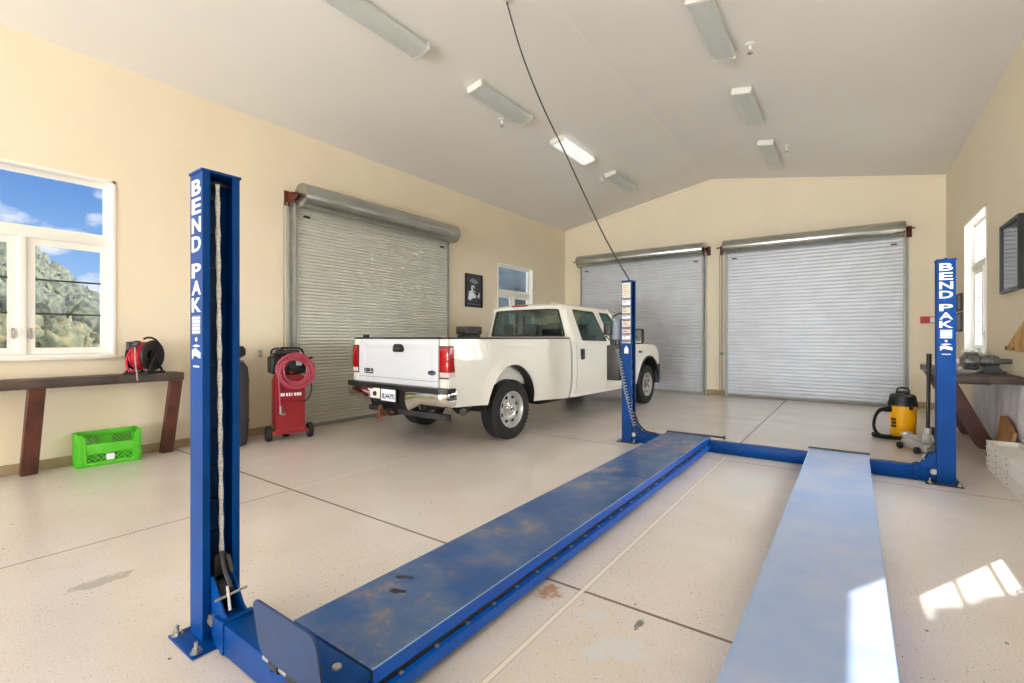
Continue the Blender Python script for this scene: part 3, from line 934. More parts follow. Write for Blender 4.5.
mb.cyl((-1.40, 6.003, .172), (-1.24, 6.003, .172), .011, n=10); mb.cyl((-1.245, 6.003, .172), (-1.225, 6.003, .172), .022, n=14)
mb.build('hinge_pin', M['darksteel'], RL, world=True)
mb = MB()
for (x, y, sx_, sy_) in ((-1.815, 1.575, .022, .016), (-1.775, 1.60, .020, .014), (-1.735, 1.475, .030, .020), (-1.70, 1.492, .016, .012)):
    mb = MB()
    mb.prism([(x + sx_ * cos(k * pi / 14) * (1 + .25 * sin(k * 2.1 + x * 40) + .15 * sin(k * 5.3)), y + sy_ * sin(k * pi / 14) * (1 + .25 * cos(k * 1.7 + y * 30))) for k in range(28)], lambda a, b, t: (a, b, t), .1675, .1682)
    mb.build('oil_spot', M['black'], RL, world=True)

# wheel stop plate on the left runway
tilt = Matrix.Translation((0, .868, .19)) @ Matrix.Rotation(radians(8), 4, 'X')
pl = rpoly([(-1.765, 0.0), (-1.362, 0.0), (-1.362, .225), (-1.765, .225)], .05, 6)
ws = MB().prism(pl, lambda a, b, t: tilt @ Vector((a, t, b)), 0, .009).build('wheel_stop', M['stopblue'], RL, world=True)
mb = MB()
for x in (-1.70, -1.43): mb.box(x - .012, x + .012, .868, .905, .15, .22, .004)
mb.build('stop_bracket', M['blue'], ws, world=True)

# power unit on the outer face of the far left post
px, py = LX[0] - .005, PY[1] + .08
pu = MB().box(px - .20, px - .02, py - .10, py + .10, .79, 1.255, .012).build('oil_reservoir', M['brownblack'], lift, world=True)
MB().box(px - .03, px + .004, py - .06, py + .06, .85, 1.60).build('mount_bracket', M['darkblue'], pu, world=True)
mb = MB(); mb.box(px - .17, px - .04, py - .06, py + .06, 1.255, 1.33, .008); mb.cyl((px - .10, py - .06, 1.29), (px - .10, py - .10, 1.29), .02, n=12); mb.cyl((px - .15, py - .05, 1.30), (px - .20, py - .09, 1.36), .008, n=8); mb.ico((px - .205, py - .095, 1.37), .017, 2)
mb.build('pump_block', M['darksteel'], pu, world=True)
mb = MB(); mb.lathe([(0, 1.33), (.062, 1.33), (.066, 1.345), (.066, 1.56), (.055, 1.585), (0, 1.59)], 24, Matrix.Translation((px - .095, py, 0)))
mb.build('motor', M['grey_dec'], pu, world=True)
MB().box(px - .235, px - .135, py - .12, py - .06, 1.39, 1.53, .006).build('switch_box', M['black'], pu, world=True)
mb = MB(); mb.tube(curve_pts([(px - .15, py - .06, 1.53), (px - .13, py - .06, 1.62), (px - .05, py - .05, 1.67), (px + .03, py - .05, 1.665)]), .010, 8)
mb.build('power_lead', M['black'], pu, world=True)
# coiled air hose from the power unit down to the carriage
mb = MB(); pts = []
base = curve_pts([(px - .04, PY[1] - .04, 1.20), (px + .02, PY[1] - .05, .98), (px + .07, PY[1] - .05, .72), (px + .13, PY[1] - .04, .48), (px + .19, PY[1] - .02, .22)], 60)
for k, p in enumerate(base):
    a = k * 2 * pi / 9.0
    pts.append(p + Vector((.022 * cos(a), .022 * sin(a), .004 * sin(a))))
mb.tube(pts, .0065, 6)
mb.build('coiled_air_hose', M['grey_dec'], lift, world=True)
mb = MB()
mb.tube(curve_pts([(LX[0] + PW + .06, PY[1] - .01, .34), (LX[0] + PW + .12, PY[1] - .02, .24), (LX[0] + PW + .20, PY[1] + .0, .17), (LX[0] + PW + .32, PY[1] + .03, .15)]), .012, 8)
mb.tube(curve_pts([(LX[0] + PW + .04, PY[1] - .02, .30), (LX[0] + PW + .07, PY[1] - .04, .16), (LX[0] + PW + .16, PY[1] - .03, .08)]), .009, 8)
mb.build('hydraulic_hose', M['black'], lift, world=True)

# power cord from the ceiling to the far left post
cz = RIDGE - (RIDGE - EAVE) / (RX - XL) * abs(-3.10 - RX)
def cam_pt(x, y, d):
    a = math.atan(341 / 473.0)
    Fv = Vector((-sin(a), cos(a), 0)); Rv = Vector((cos(a), sin(a), 0))
    return Vector((0, 0, 1.35)) + (Fv + Rv * ((x - 512) / 473) + Vector((0, 0, (338 - y) / 473))) * d
P0 = Vector((-3.10, 4.19, cz - .012)); P1 = Vector((LX[0] + PW * .6, PY[1] + .06, PH + .012))
ctrl = [P0]
for k, (bow, sag) in enumerate(((-.09, .0), (-.12, .0), (-.10, .0), (-.09, .0), (-.06, .02))):
    t = (k + 1) / 6
    ctrl.append(P0.lerp(P1, t) + Vector((bow * .811, bow * .585, -sag)))
ctrl.append(P1)
pc = thing('power_cord', 'thin dark power cord hanging from the ceiling to the far lift post', 'cord', P0)
mb = MB(); mb.tube(curve_pts(ctrl, 14), .0095, 8); mb.build('cord', M['cord'], pc, world=True)
MB().lathe([(0, .012), (.05, .012), (.05, -.01), (.02, -.02), (0, -.02)], 16, Matrix.Translation(P0)).build('ceiling_plate', M['fix'], pc, world=True)

# ================================================================== PICKUP TRUCK (local x right, y forward)
TA = .0543
truck = thing('pickup_truck', 'white crew-cab pickup truck parked by the roll-up door, tailgate towards the camera', 'truck', (-4.625, 5.17, 0), -TA)
HW = .955
WB = 4.458
RO = 1.186
ARCH_R, ARCH_F = (0.0, .455, .505), (4.46, .44, .49)

def sx(u, z):
    x = HW
    if z < .78: x -= .055 * ((.78 - z) / .38) ** 2
    if z > 1.0: x -= .028 * ((z - 1.0) / .33) ** 2
    for (cu, cz, R_) in (ARCH_R, ARCH_F):
        d = sqrt((u - cu) ** 2 + (z - cz) ** 2)
        if R_ - .05 < d < R_ + .17:
            t = (d - R_) / .17
            x += .030 * max(0, 1 - max(0, t)) ** 1.5
    # character line
    x -= .010 * math.exp(-((z - 1.235) / .012) ** 2)
    return x
def arch_z(u, A, low):
    cu, cz, R_ = A
    if abs(u - cu) < R_: return max(low, cz + sqrt(max(0, R_ * R_ - (u - cu) ** 2)) * 1.07)
    return low
def ustations(u0, u1, step, A=None):
    us = []
    n = max(2, int((u1 - u0) / step))
    us = [u0 + (u1 - u0) * k / n for k in range(n + 1)]
    if A:
        cu, cz, R_ = A
        us = [u for u in us if abs(u - cu) > R_ + .015]
        us += [cu + R_ * cos(pi * k / 36) for k in range(37) if u0 <= cu + R_ * cos(pi * k / 36) <= u1]
        us += [q for q in (cu - R_ - .002, cu + R_ + .002) if u0 < q < u1]
    return sorted(us)
def panel(mb, side, us, zb, zt, nz=14, th=.025):
    us = list(us); N = len(us) - 1
    def P(i, j, off):
        u = us[i]; b = zb(u); t_ = zt(u); z = b + (t_ - b) * j / nz
        return (side * (sx(u, z) - off), u, z)
    mb.slab(lambda a, b: P(round(a * N), round(b * nz), 0), lambda a, b: P(round(a * N), round(b * nz), th), N, nz)
    return mb

# --- bed
rock_bed = lambda u: .55 - .145 * (u + 1.17) / 2.6
for s in (1, -1):
    mb = MB()
    us = ustations(-1.165, 1.452, .05, ARCH_R)
    panel(mb, s, us, lambda u: arch_z(u, ARCH_R, rock_bed(u)), lambda u: 1.338, 20)
    # rear corner post and inner wall
    mb.box(min(s * .80, s * .925), max(s * .80, s * .925), -1.168, -1.09, .56, 1.338, .008)
    mb.box(min(s * .80, s * .815), max(s * .80, s * .815), -1.10, 1.45, .74, 1.335)
    mb.box(min(s * .80, s * .92), max(s * .80, s * .92), -1.16, 1.45, 1.318, 1.337, .004)
    mb.build('bed_side', M['truckwhite'], truck, ang=40)
    mb = MB(); mb.box(min(s * .79, s * .935), max(s * .79, s * .935), -1.17, 1.46, 1.336, 1.358, .008)
    mb.build('rail_cap', M['black'], truck)
    mb = MB(); f = lambda a, b, t: (t, a, b)
    n = 20; outp = [(ARCH_R[2] * 1.08 * cos(pi * k / n), .45 + ARCH_R[2] * 1.12 * sin(pi * k / n)) for k in range(n + 1)]
    inp = [(ARCH_R[2] * 1.02 * cos(pi * k / n), .45 + ARCH_R[2] * 1.05 * sin(pi * k / n)) for k in range(n + 1)]
    mb.prism(outp + inp[::-1], f, min(s * .58, s * .925), max(s * .58, s * .925))
    mb.build('wheel_well', M['ply_dark'] if s > 9 else M['chassis'], truck)
mb = MB(); mb.box(-.80, .80, -1.15, 1.45, .70, .74); mb.box(-.86, .86, 1.415, 1.452, .50, 1.335, .006)
mb.build('bed_floor', M['truckwhite'], truck)

# --- tailgate
def tg(u, v, off=0):
    x = -.795 + 1.59 * u; z = .765 + .575 * v
    d = 0
    if .06 < u < .94 and .10 < v < .86: d = .010 * min(1, min(u - .06, .94 - u) / .03) * min(1, min(v - .10, .86 - v) / .06)
    return (x, -RO + d + off + .012 * max(0, (v - .9) / .1) ** 2, z)
tail = MB().slab(lambda u, v: tg(u, v), lambda u, v: (tg(u, v)[0], -RO + .055, tg(u, v)[2]), 60, 24).build('tailgate', M['tailwhite'], truck, ang=40)
mb = MB(); mb.box(-.80, .80, -RO - .004, -RO + .065, 1.338, 1.362, .008); mb.build('tailgate_cap', M['black'], tail)
mb = MB(); mb.box(-.72, -.68, -RO + .01, -RO + .04, 1.36, 1.395, .006); mb.box(-.65, -.61, -RO + .01, -RO + .04, 1.36, 1.395, .006); mb.build('cap_bracket', M['black'], tail)
hp = rpoly([(-.055, 1.175), (.165, 1.175), (.15, 1.275), (-.03, 1.275)], .045, 6)
mb = MB(); mb.prism(hp, lambda a, b, t: (a, -RO + .012 - t, b), 0, .022)
hd = mb.build('tailgate_handle', M['black'], tail)
MB().box(-.025, .135, -RO - .022, -RO - .006, 1.205, 1.225, .004).build('pull', M['charcoal'], hd)
ell = lambda rx, rz, cx, cz, n=28: [(cx + rx * cos(2 * pi * k / n), cz + rz * sin(2 * pi * k / n)) for k in range(n)]
mb = MB(); mb.prism(ell(.072, .030, .69, .940), lambda a, b, t: (a, -RO + .006 - t, b), 0, .010)
em = mb.build('oval_emblem', M['oval'], tail)
mb = MB(); mb.ring(ell(.072, .030, .69, .940), ell(.066, .025, .69, .940), lambda a, b, t: (a, -RO + .006 - t, b), .009, .012)
text_mesh(mb, 'Ford', lambda a, b, d: (a, -RO - .003 - d, b), .645, .735, .925, .956, .002, .0)
mb.build('emblem_script', M['chrome'], em)
mb = MB()
text_mesh(mb, 'F-250', lambda a, b, d: (a, -RO + .010 - d, b), -.675, -.555, .905, .948, .012, .03)
text_mesh(mb, 'XL', lambda a, b, d: (a, -RO + .010 - d, b), -.535, -.475, .908, .948, .012, .03)
text_mesh(mb, 'SUPER DUTY', lambda a, b, d: (a, -RO + .010 - d, b), -.675, -.475, .880, .897, .012, .02)
mb.build('badge', M['charcoal'], tail)
MB().box(-.795, .795, -RO - .001, -RO + .004, .838, .842).build('lower_seam', M['chassis'], tail)

# --- tail lights
for s in (1, -1):
    mb = MB()
    def tl(u, v, off):
        z = .895 + .345 * v
        wy = .115 - .035 * v            # reach round the side
        a = u * (.135 + wy)
        if a < .13: p = Vector((.822 + a, -RO - .004 + .012 * (a / .13) ** 3, z)); nrm = Vector((.1, -1, 0))
        elif a < .16:
            t = (a - .13) / .03 * pi / 2; p = Vector((.942 + .018 * sin(t), -RO + .008 + .018 * (1 - cos(t)), z)); nrm = Vector((sin(t), -cos(t), 0))
        else: p = Vector((.960, -RO + .026 + (a - .16), z)); nrm = Vector((1, 0, 0))
        bul = .010 * (sin(pi * min(1, max(0, u))) ** .4 if 0 < u < 1 else 0) * (sin(pi * v) ** .4 if 0 < v < 1 else 0)
        p = p + nrm * (bul - off)
        return (s * p.x, p.y, p.z)
    mb.slab(lambda u, v: tl(u, v * .82 + .18, 0), lambda u, v: tl(u, v * .82 + .18, .03), 24, 14)
    L = mb.build('tail_light', M['redlens'], truck, ang=45)
    mb = MB(); mb.slab(lambda u, v: tl(u, v * .165, 0), lambda u, v: tl(u, v * .165, .03), 24, 4); mb.build('reverse_lens', M['clearlens'], L, ang=45)
    mb = MB(); mb.slab(lambda u, v: tl(-.045 + 1.09 * u, -.05 + 1.10 * v, .007), lambda u, v: tl(-.03 + 1.06 * u, -.04 + 1.08 * v, .035), 24, 14); mb.build('lamp_bezel', M['chassis'], L, ang=45)

# --- rear bumper
def bx_plan(s):
    x = .985 * s if abs(s) <= 1 else .985 * (1 if s > 0 else -1)
    y = -1.305 + .045 * s * s
    if abs(s) > .93: y += (abs(s) - .93) / .07 * .05
    return x, y
def bumper(u, v, off=0):
    s = -1.10 + 2.20 * u
    x, y = bx_plan(max(-1, min(1, s)))
    if abs(s) > 1: y += (abs(s) - 1) * 1.3
    drop = .47 if abs(s) < .34 else (.47 + .09 * min(1, (abs(s) - .34) / .22))
    z = drop + (.735 - drop) * v
    bul = .022 * sin(pi * v) ** .7 - .035 * (1 - v) ** 3
    n = (1 if s > 0 else -1) if abs(s) > 1 else 0
    k = max(.0, 1 - max(0, abs(s) - .985) * 9)
    return (x + n * bul * .5 - n * off, y - bul * k + (off if abs(s) <= 1 else 0), z)
def bseg(s0, s1, name, m, v0=0, v1=1, out=0.0):
    a, b = (s0 + 1.10) / 2.2, (s1 + 1.10) / 2.2
    mb = MB(); mb.slab(lambda u, v: bumper(a + (b - a) * u, v0 + (v1 - v0) * v, -out), lambda u, v: bumper(a + (b - a) * u, v0 + (v1 - v0) * v, .03), 40, 10)
    return mb
bmp = bseg(.36, 1.10, '', None).build('rear_bumper', M['chrome'], truck, ang=50)
bseg(-1.10, -.36, '', None).build('bumper_end', M['chrome'], bmp, ang=50)
mbx = bseg(-.36, .36, '', None, .0, 1.0, -.03)
mbx.build('centre_recess', M['chassis'], bmp, ang=50)
mb = MB()
plan = [bx_plan(-1 + 2 * k / 30) for k in range(31)]
top = [(x * 1.01, y - .012) for x, y in plan]
poly = top + [(1.0, -1.10), (.93, -1.10), (.93, -1.175), (-.93, -1.175), (-.93, -1.10), (-1.0, -1.10)]
mb.prism(poly, lambda a, b, t: (a, b, t), .722, .772)
pad = mb.build('step_pad', M['black'], bmp)
bseg(.30, 1.04, '', None, .87, 1.0, .006).build('upper_strip', M['black'], bmp, ang=50)
bseg(-1.04, -.30, '', None, .87, 1.0, .006).build('upper_strip', M['black'], bmp, ang=50)
# licence plate and trailer socket plate
yp = -1.318
mb = MB(); mb.box(-.115, .195, yp - .006, yp + .006, .565, .722, .004); lp = mb.build('licence_plate', M['white_dec'], bmp)
mb = MB(); text_mesh(mb, '8U44393', lambda a, b, d: (a, yp - .0055 - d, b), -.085, .165, .595, .665, .003, .012)
mb.build('plate_number', M['oval'], lp)
mb = MB(); mb.ring([(-.122, .558), (.202, .558), (.202, .729), (-.122, .729)], [(-.108, .572), (.188, .572), (.188, .715), (-.108, .715)], lambda a, b, t: (a, yp - .002 - t, b), 0, .010); mb.build('plate_surround', M['darksteel'], lp)
mb = MB(); mb.box(-.40, -.145, yp + .004, yp + .014, .585, .715, .006); sp_ = mb.build('socket_plate', M['truckwhite'], bmp)
mb = MB(); mb.cyl((-.245, yp + .006, .645), (-.245, yp - .012, .645), .030, n=18); mb.build('trailer_socket', M['black'], sp_)
# hitch
mb = MB(); mb.box(-.55, .95, -1.20, -1.12, .40, .47, .006); mb.box(-.06, .06, -1.30, -1.05, .385, .475, .006)
hi = mb.build('hitch_receiver', M['chassis'], truck)
mb = MB(); mb.box(-.03, .03, -1.44, -1.25, .40, .45, .006); mb.cyl((0, -1.41, .33), (0, -1.41, .47), .014, n=10); mb.ico((0, -1.41, .50), .030, 2); mb.tube([(-.10, -1.30, .44), (-.13, -1.34, .40), (-.12, -1.36, .34), (-.08, -1.33, .33)], .012, 6)
mb.cyl((-.14, -1.29, .43), (.1, -1.29, .43), .010, n=8); mb.box(-.16, -.12, -1.33, -1.25, .36, .47, .006); mb.build('ball_mount', M['brass'], hi)

# --- wheels
def wheel(u, x, s):
    mtx = Matrix.Translation((x, u, .398)) @ Matrix.Rotation(radians(90) * s, 4, 'Y')
    R = .398; w = .118
    prof = [(.232, -w * .86), (.250, -w * .96), (.31, -w), (.35, -w * .97), (.378, -w * .86), (R - .004, -w * .70)]
    for k in range(6):
        c = -w * .62 + k * w * 1.24 / 5
        prof += [(R, c - .012), (R, c + .006), (R - .008, c + .008), (R - .008, c + .012)] if k < 5 else [(R, c - .012), (R, c + .012)]
    prof += [(R - .004, w * .70), (.378, w * .86), (.35, w * .97), (.31, w), (.250, w * .96), (.232, w * .86)]
    mb = MB(); mb.lathe(prof, 56, mtx)
    for k in range(44):
        a = 2 * pi * k / 44
        m2 = mtx @ Matrix.Rotation(a, 4, 'Z') @ Matrix.Translation((R - .013, 0, w * .76))
        mb.box(-.012, .010, -.014, .014, -.022, .012, .0, m2)
    t = mb.build('wheel', M['rubber'], truck, ang=30)
    mb = MB()
    mb.lathe([(.10, w * .25), (.200, w * .28), (.217, w * .50), (.223, w * .82), (.232, w * .97), (.243, w * .95), (.236, w * .80), (.230, -w * .8), (.215, -w * .8), (.20, -w * .2), (.10, -.01)], 48, mtx)
    mb.lathe([(.085, w * .30), (.110, w * .33), (.145, w * .56), (.182, w * .54), (.214, w * .38), (.214, w * .2), (.085, w * .15)], 48, mtx)
    rm = mb.build('rim', M['rim'], t, ang=40)
    mb = MB()
    for k in range(8):
        m2 = mtx @ Matrix.Rotation(2 * pi * (k + .5) / 8, 4, 'Z') @ Matrix.Translation((.166, 0, w * .55))
        mb.prism(rpoly([(-.018, -.024), (.018, -.029), (.018, .029), (-.018, .024)], .014, 5), lambda a, b, tt: m2 @ Vector((a, b, tt)), -.01, .006)
    mb.build('vent_slot', M['chassis'], rm)
    mb = MB()
    mb.lathe([(0, w * .98), (.030, w * .98), (.046, w * .92), (.050, w * .62), (.085, w * .55), (.094, w * .30), (0, w * .28)], 36, mtx)
    for k in range(8):
        a = 2 * pi * k / 8
        m2 = mtx @ Matrix.Rotation(a, 4, 'Z')
        mb.cyl(m2 @ Vector((.070, 0, w * .5)), m2 @ Vector((.070, 0, w * .78)), .010, n=6)
    mb.build('hub_cap', M['chrome'], rm, ang=40)
for u in (0, WB):
    for s in (1, -1): wheel(u, s * (HW - .13), s)

# --- cab: floor, rear wall, pillars, roof
gx = lambda z: .935 - .20 * max(0, (z - 1.29) / .58) ** 1.15
rock_cab = lambda u: .405 + .035 * (u - 1.5) / 2.1
YR = 1.53
mb = MB()
mb.box(-.88, .88, YR, 3.60, .42, .52); mb.box(-.90, .90, YR, YR + .04, .42, 1.30)
for s in (1, -1):
    panel(mb, s, ustations(YR - .02, 1.632, .03), lambda u: rock_cab(u), lambda u: 1.295, 12, .04)
    mb.box(min(s * .84, s * .915), max(s * .84, s * .915), 1.6, 3.65, .40, .455, .01)
    # C pillar corner
    def cp(u, v, off):
        z = 1.29 + .59 * v; a = u * pi / 2
        yr = 1.655 + .02 * v; rad = .09
        x = gx(z) - rad + rad * sin(a) - off * sin(a); y = YR + .01 + rad * (1 - cos(a)) * .9 + off * cos(a)
        return (s * x, y, z)
    mb.slab(lambda u, v: cp(u, v, 0), lambda u, v: cp(u, v, .03), 8, 10)
    mb.slab(lambda u, v: (s * gx(1.29 + .59 * v), YR + .085 + (.055 + .02 * v) * u, 1.29 + .59 * v), lambda u, v: (s * (gx(1.29 + .59 * v) - .03), YR + .085 + (.055 + .02 * v) * u, 1.29 + .59 * v), 2, 10)
    # A pillar
    mb.tube([(s * (gx(1.27) - .01), 3.63, 1.26), (s * (gx(1.55) - .01), 3.36, 1.56), (s * (gx(1.86) - .02), 3.04, 1.865)], .030, 8)
# rear wall round the back window
fr = lambda a, b, t: (a, YR + .01 + t, b)
ow = rpoly([(-gx(1.29) + .085, 1.29), (gx(1.29) - .085, 1.29), (gx(1.88) - .085, 1.88), (-gx(1.88) + .085, 1.88)], .01, 6)
iw = rpoly([(-.80, 1.372), (.80, 1.372), (.665, 1.835), (-.665, 1.835)], .06, 6)
mb.ring(ow, iw, fr, 0, .035)
# roof
def roof(u, v, off):
    x = (-1 + 2 * u); y = YR + .0 + 1.53 * v
    e_ = max(0, (abs(x) - .86) / .14)
    z = 1.93 - .028 * x * x - .035 * e_ ** 2
    ev = max(0, (.05 - v) / .05); z -= .035 * ev ** 2
    evf = max(0, (v - .9) / .1); z -= .045 * evf ** 2
    return (x * (gx(1.87) + .004), y, z - off)
mb.slab(lambda u, v: roof(u, v, 0), lambda u, v: roof(u, v, .05), 30, 30)
cab = mb.build('cab', M['truckwhite'], truck, ang=40)
mb = MB(); mb.prism(rpoly([(-.80, 1.372), (.80, 1.372), (.665, 1.835), (-.665, 1.835)], .06, 6), lambda a, b, t: (a, YR + .022 + t, b), 0, .005)
mb.build('rear_window', M['cabglass'], cab)
mb = MB(); mb.ring(iw, [(a * .955, 1.603 + (b - 1.603) * .91) for a, b in iw], lambda a, b, t: (a, YR + .006 + t, b), 0, .012); mb.build('window_seal', M['black'], cab)
mb = MB(); mb.prism(rpoly([(-.30, 1.885), (.04, 1.885), (.03, 1.915), (-.29, 1.915)], .012, 5), lambda a, b, t: (a, YR - .006 + t, b), 0, .04); mb.build('high_stop_lamp', M['redlens'], cab)
mb = MB(); mb.lathe([(0, 0), (.09, 0), (.10, .02), (.075, .05), (0, .055)], 20, Matrix.Translation((.22, 2.1, 1.925))); mb.box(.10, .34, 2.05, 2.15, 1.92, 1.945, .006); mb.build('roof_beacon', M['clearlens'], cab)

# windscreen, hood, fenders
mb = MB(); mb.slab(lambda u, v: ((-1 + 2 * u) * (gx(1.28 + .57 * v) - .02), 3.62 - .58 * v + .03 * (1 - (2 * u - 1) ** 2), 1.27 + .59 * v), lambda u, v: ((-1 + 2 * u) * (gx(1.28 + .57 * v) - .02), 3.615 - .58 * v + .03 * (1 - (2 * u - 1) ** 2), 1.265 + .59 * v), 12, 6)
mb.build('windscreen', M['cabglass'], cab)
fz = lambda u: 1.245 - .035 * (u - 3.63) if u < 4.75 else 1.206 - .22 * ((u - 4.75) / .30) ** 1.7
def hood(u, v, off):
    x = (-1 + 2 * u); y = 3.60 + 1.42 * v
    z = fz(y) + .05 * (1 - abs(x) ** 2.5)
    return (x * (.915 - .05 * v * v), y - .05 * x * x * (v > .5) * (v - .5), z - off)
hd2 = MB().slab(lambda u, v: hood(u, v, 0), lambda u, v: hood(u, v, .03), 24, 24).build('hood', M['truckwhite'], truck, ang=40)
for s in (1, -1):
    mb = MB()
    us = ustations(3.625, 5.02, .04, ARCH_F)
    panel(mb, s, us, lambda u: arch_z(u, ARCH_F, .44 if u < 4.4 else .55), lambda u: fz(u) + .004, 16)
    fn = mb.build('fender', M['truckwhite'], truck, ang=40)
    n = 20; outp = [(ARCH_F[0] + .53 * cos(pi * k / n), .44 + .55 * sin(pi * k / n)) for k in range(n + 1)]; inp = [(ARCH_F[0] + .485 * cos(pi * k / n), .44 + .515 * sin(pi * k / n)) for k in range(n + 1)]
    MB().prism(outp + inp[::-1], lambda a, b, t: (t, a, b), min(s * .56, s * .985), max(s * .56, s * .985)).build('wheel_arch_lip', M['chassis'], fn)
    mb = MB(); mb.box(min(s * .945, s * .962), max(s * .945, s * .962), 3.99, 4.15, 1.055, 1.095, .006); mb.build('side_badge', M['charcoal'], fn)
mb = MB(); mb.box(-.90, .90, 4.96, 5.06, .62, 1.0, .02); gr = mb.build('grille', M['chassis'], truck)
for s in (1, -1): MB().box(min(s * .62, s * .92), max(s * .62, s * .92), 5.0, 5.075, .80, .99, .02).build('head_light', M['clearlens'], gr)
mb = MB()
mb.slab(lambda u, v: ((-1 + 2 * u) * .985, 5.16 - .17 * abs(2 * u - 1) ** 4, .40 + .36 * v), lambda u, v: ((-1 + 2 * u) * .93, 5.06 - .17 * abs(2 * u - 1) ** 4, .40 + .36 * v), 24, 4)
for s in (1, -1): mb.box(min(s * .90, s * .985), max(s * .90, s * .985), 4.93, 5.03, .42, .80, .015)
mb.build('front_bumper', M['charcoal'], truck)

# --- doors
def door(name, s, u0, u1, outer, inner, hu):
    mb = MB()
    zt = lambda u: 1.295 - .012 * (u - 1.6)
    panel(mb, s, ustations(u0, u1, .05), lambda u: rock_cab(u) + .035, zt, 16, .05)
    fo = lambda a, b, t: (s * (gx(b) - t), a, b)
    O_, I_ = rpoly(outer, .035, 7), rpoly(inner, .035, 7)
    mb.ring(O_, I_, fo, .0, .035)
    d = mb.build(name, M['truckwhite'], truck, ang=40)
    mb = MB(); mb.prism(I_, fo, .014, .019); mb.build('door_glass', M['cabglass'], d)
    cx_ = sum(p[0] for p in I_) / len(I_); cz_ = sum(p[1] for p in I_) / len(I_)
    mb = MB(); mb.ring(I_, [(cx_ + (a - cx_) * .955, cz_ + (b - cz_) * .955) for a, b in I_], fo, -.002, .012); mb.build('window_seal', M['black'], d)
    mb = MB(); x = s * (sx(hu, 1.09))
    mb.prism(rpoly([(hu - .055, 1.0), (hu + .055, 1.0), (hu + .055, 1.175), (hu - .055, 1.175)], .03, 5), lambda a, b, t: (x + s * t, a, b), -.02, .014)
    mb.box(min(x + s * .012, x + s * .028), max(x + s * .012, x + s * .028), hu - .04, hu + .03, 1.06, 1.15, .006)
    mb.build('door_handle', M['black'], d)
    return d
for s in (1, -1):
    door('rear_door', s, 1.646, 2.672, [(1.665, 1.285), (2.765, 1.275), (2.625, 1.872), (1.690, 1.88)], [(1.83, 1.308), (2.69, 1.292), (2.49, 1.812), (1.80, 1.828)], 1.81)
    fd = door('front_door', s, 2.686, 3.612, [(2.775, 1.275), (3.615, 1.262), (3.07, 1.862), (2.636, 1.872)], [(2.83, 1.29), (3.47, 1.278), (3.03, 1.800), (2.69, 1.808)], 2.80)
    mb = MB(); mb.tube([(s * .92, 3.50, 1.30), (s * 1.02, 3.56, 1.34), (s * 1.08, 3.60, 1.38)], .02, 8)
    mb.prism(rpoly([(.0, 1.235), (.17, 1.235), (.17, 1.53), (.0, 1.53)], .05, 6), lambda a, b, t: (s * (1.03 + a), 3.60 + t, b), 0, .085)
    mr_ = mb.build('mirror', M['black'], fd)
    MB().box(min(s * 1.05, s * 1.18), max(s * 1.05, s * 1.18), 3.594, 3.601, 1.26, 1.505).build('mirror_glass', M['chrome'], mr_)

# --- interior
def seat(x, y, w):
    mb = MB(); mb.box(x - w / 2, x + w / 2, y, y + .50, .68, .88, .05)
    mb.box(x - w / 2, x + w / 2, y - .08, y + .07, .86, 1.42, .05, Matrix.Translation((0, y, .86)) @ Matrix.Rotation(radians(8), 4, 'X') @ Matrix.Translation((0, -y, -.86)))
    o = mb.build('seat', M['interior'], cab)
    n = 1 if w < .8 else 3
    for k in range(n):
        xx = x if n == 1 else x + (k - 1) * w * .33
        m2 = MB(); pl_ = rpoly([(xx - .13, 1.40), (xx + .13, 1.40), (xx + .12, 1.60), (xx - .12, 1.60)], .07, 6)
        m2.prism(pl_, lambda a, b, t: (a, y - .13 + t, b), 0, .10); m2.build('headrest', M['interior'], o)
for x in (-.42, .42): seat(x, 2.75, .56)
seat(0, 1.78, 1.40)
mb = MB(); mb.box(-.88, .88, 3.25, 3.60, .95, 1.27, .05); mb.build('dashboard', M['interior'], cab)
mb = MB(); mb.tube([(-.42 + .19 * cos(k * pi / 12), 3.12 - .06 * sin(k * pi / 12), 1.22 + .18 * sin(k * pi / 12)) for k in range(24)], .014, 8, True); mb.cyl((-.42, 3.13, 1.22), (-.42, 3.3, 1.12), .03, n=10); mb.box(-.60, -.24, 3.115, 3.135, 1.205, 1.235); mb.build('steering_wheel', M['black'], cab)

# --- underside
mb = MB()
for s in (1, -1): mb.box(min(s * .38, s * .48), max(s * .38, s * .48), -1.1, 4.9, .46, .60, .01)
mb.cyl((-.70, 0, .398), (.70, 0, .398), .055, n=12); mb.ico((0, 0, .40), .17, 2)
mb.cyl((0, .1, .42), (0, 2.6, .50), .04, n=10); mb.box(-.3, .3, 2.2, 3.3, .36, .52, .03); mb.box(.50, .72, .9, 1.6, .34, .52, .03)
mb.cyl((-.70, WB, .398), (.70, WB, .398), .05, n=12); mb.box(-.5, .5, 3.6, 4.8, .42, .80, .03)
ch = mb.build('chassis', M['chassis'], truck)
mb = MB()
for s in (1, -1):
    mb.tube(curve_pts([(s * .52, -.75, .50), (s * .52, -.3, .40), (s * .52, 0, .36), (s * .52, .4, .40), (s * .52, .8, .47)]), .028, 8)
mb.build('leaf_spring', M['chassis'], ch)
mb = MB(); mb.tube(curve_pts([(.45, 1.6, .44), (.50, .5, .55), (.62, -.2, .60), (.76, -.62, .52), (.92, -.88, .485)]), .034, 12); ex = mb.build('exhaust_pipe', M['darksteel'], truck)
mb = MB(); mb.cyl((.85, -.79, .487), (.97, -.955, .478), .042, .046, n=16); mb.build('exhaust_tip', M['chassis'], ex)

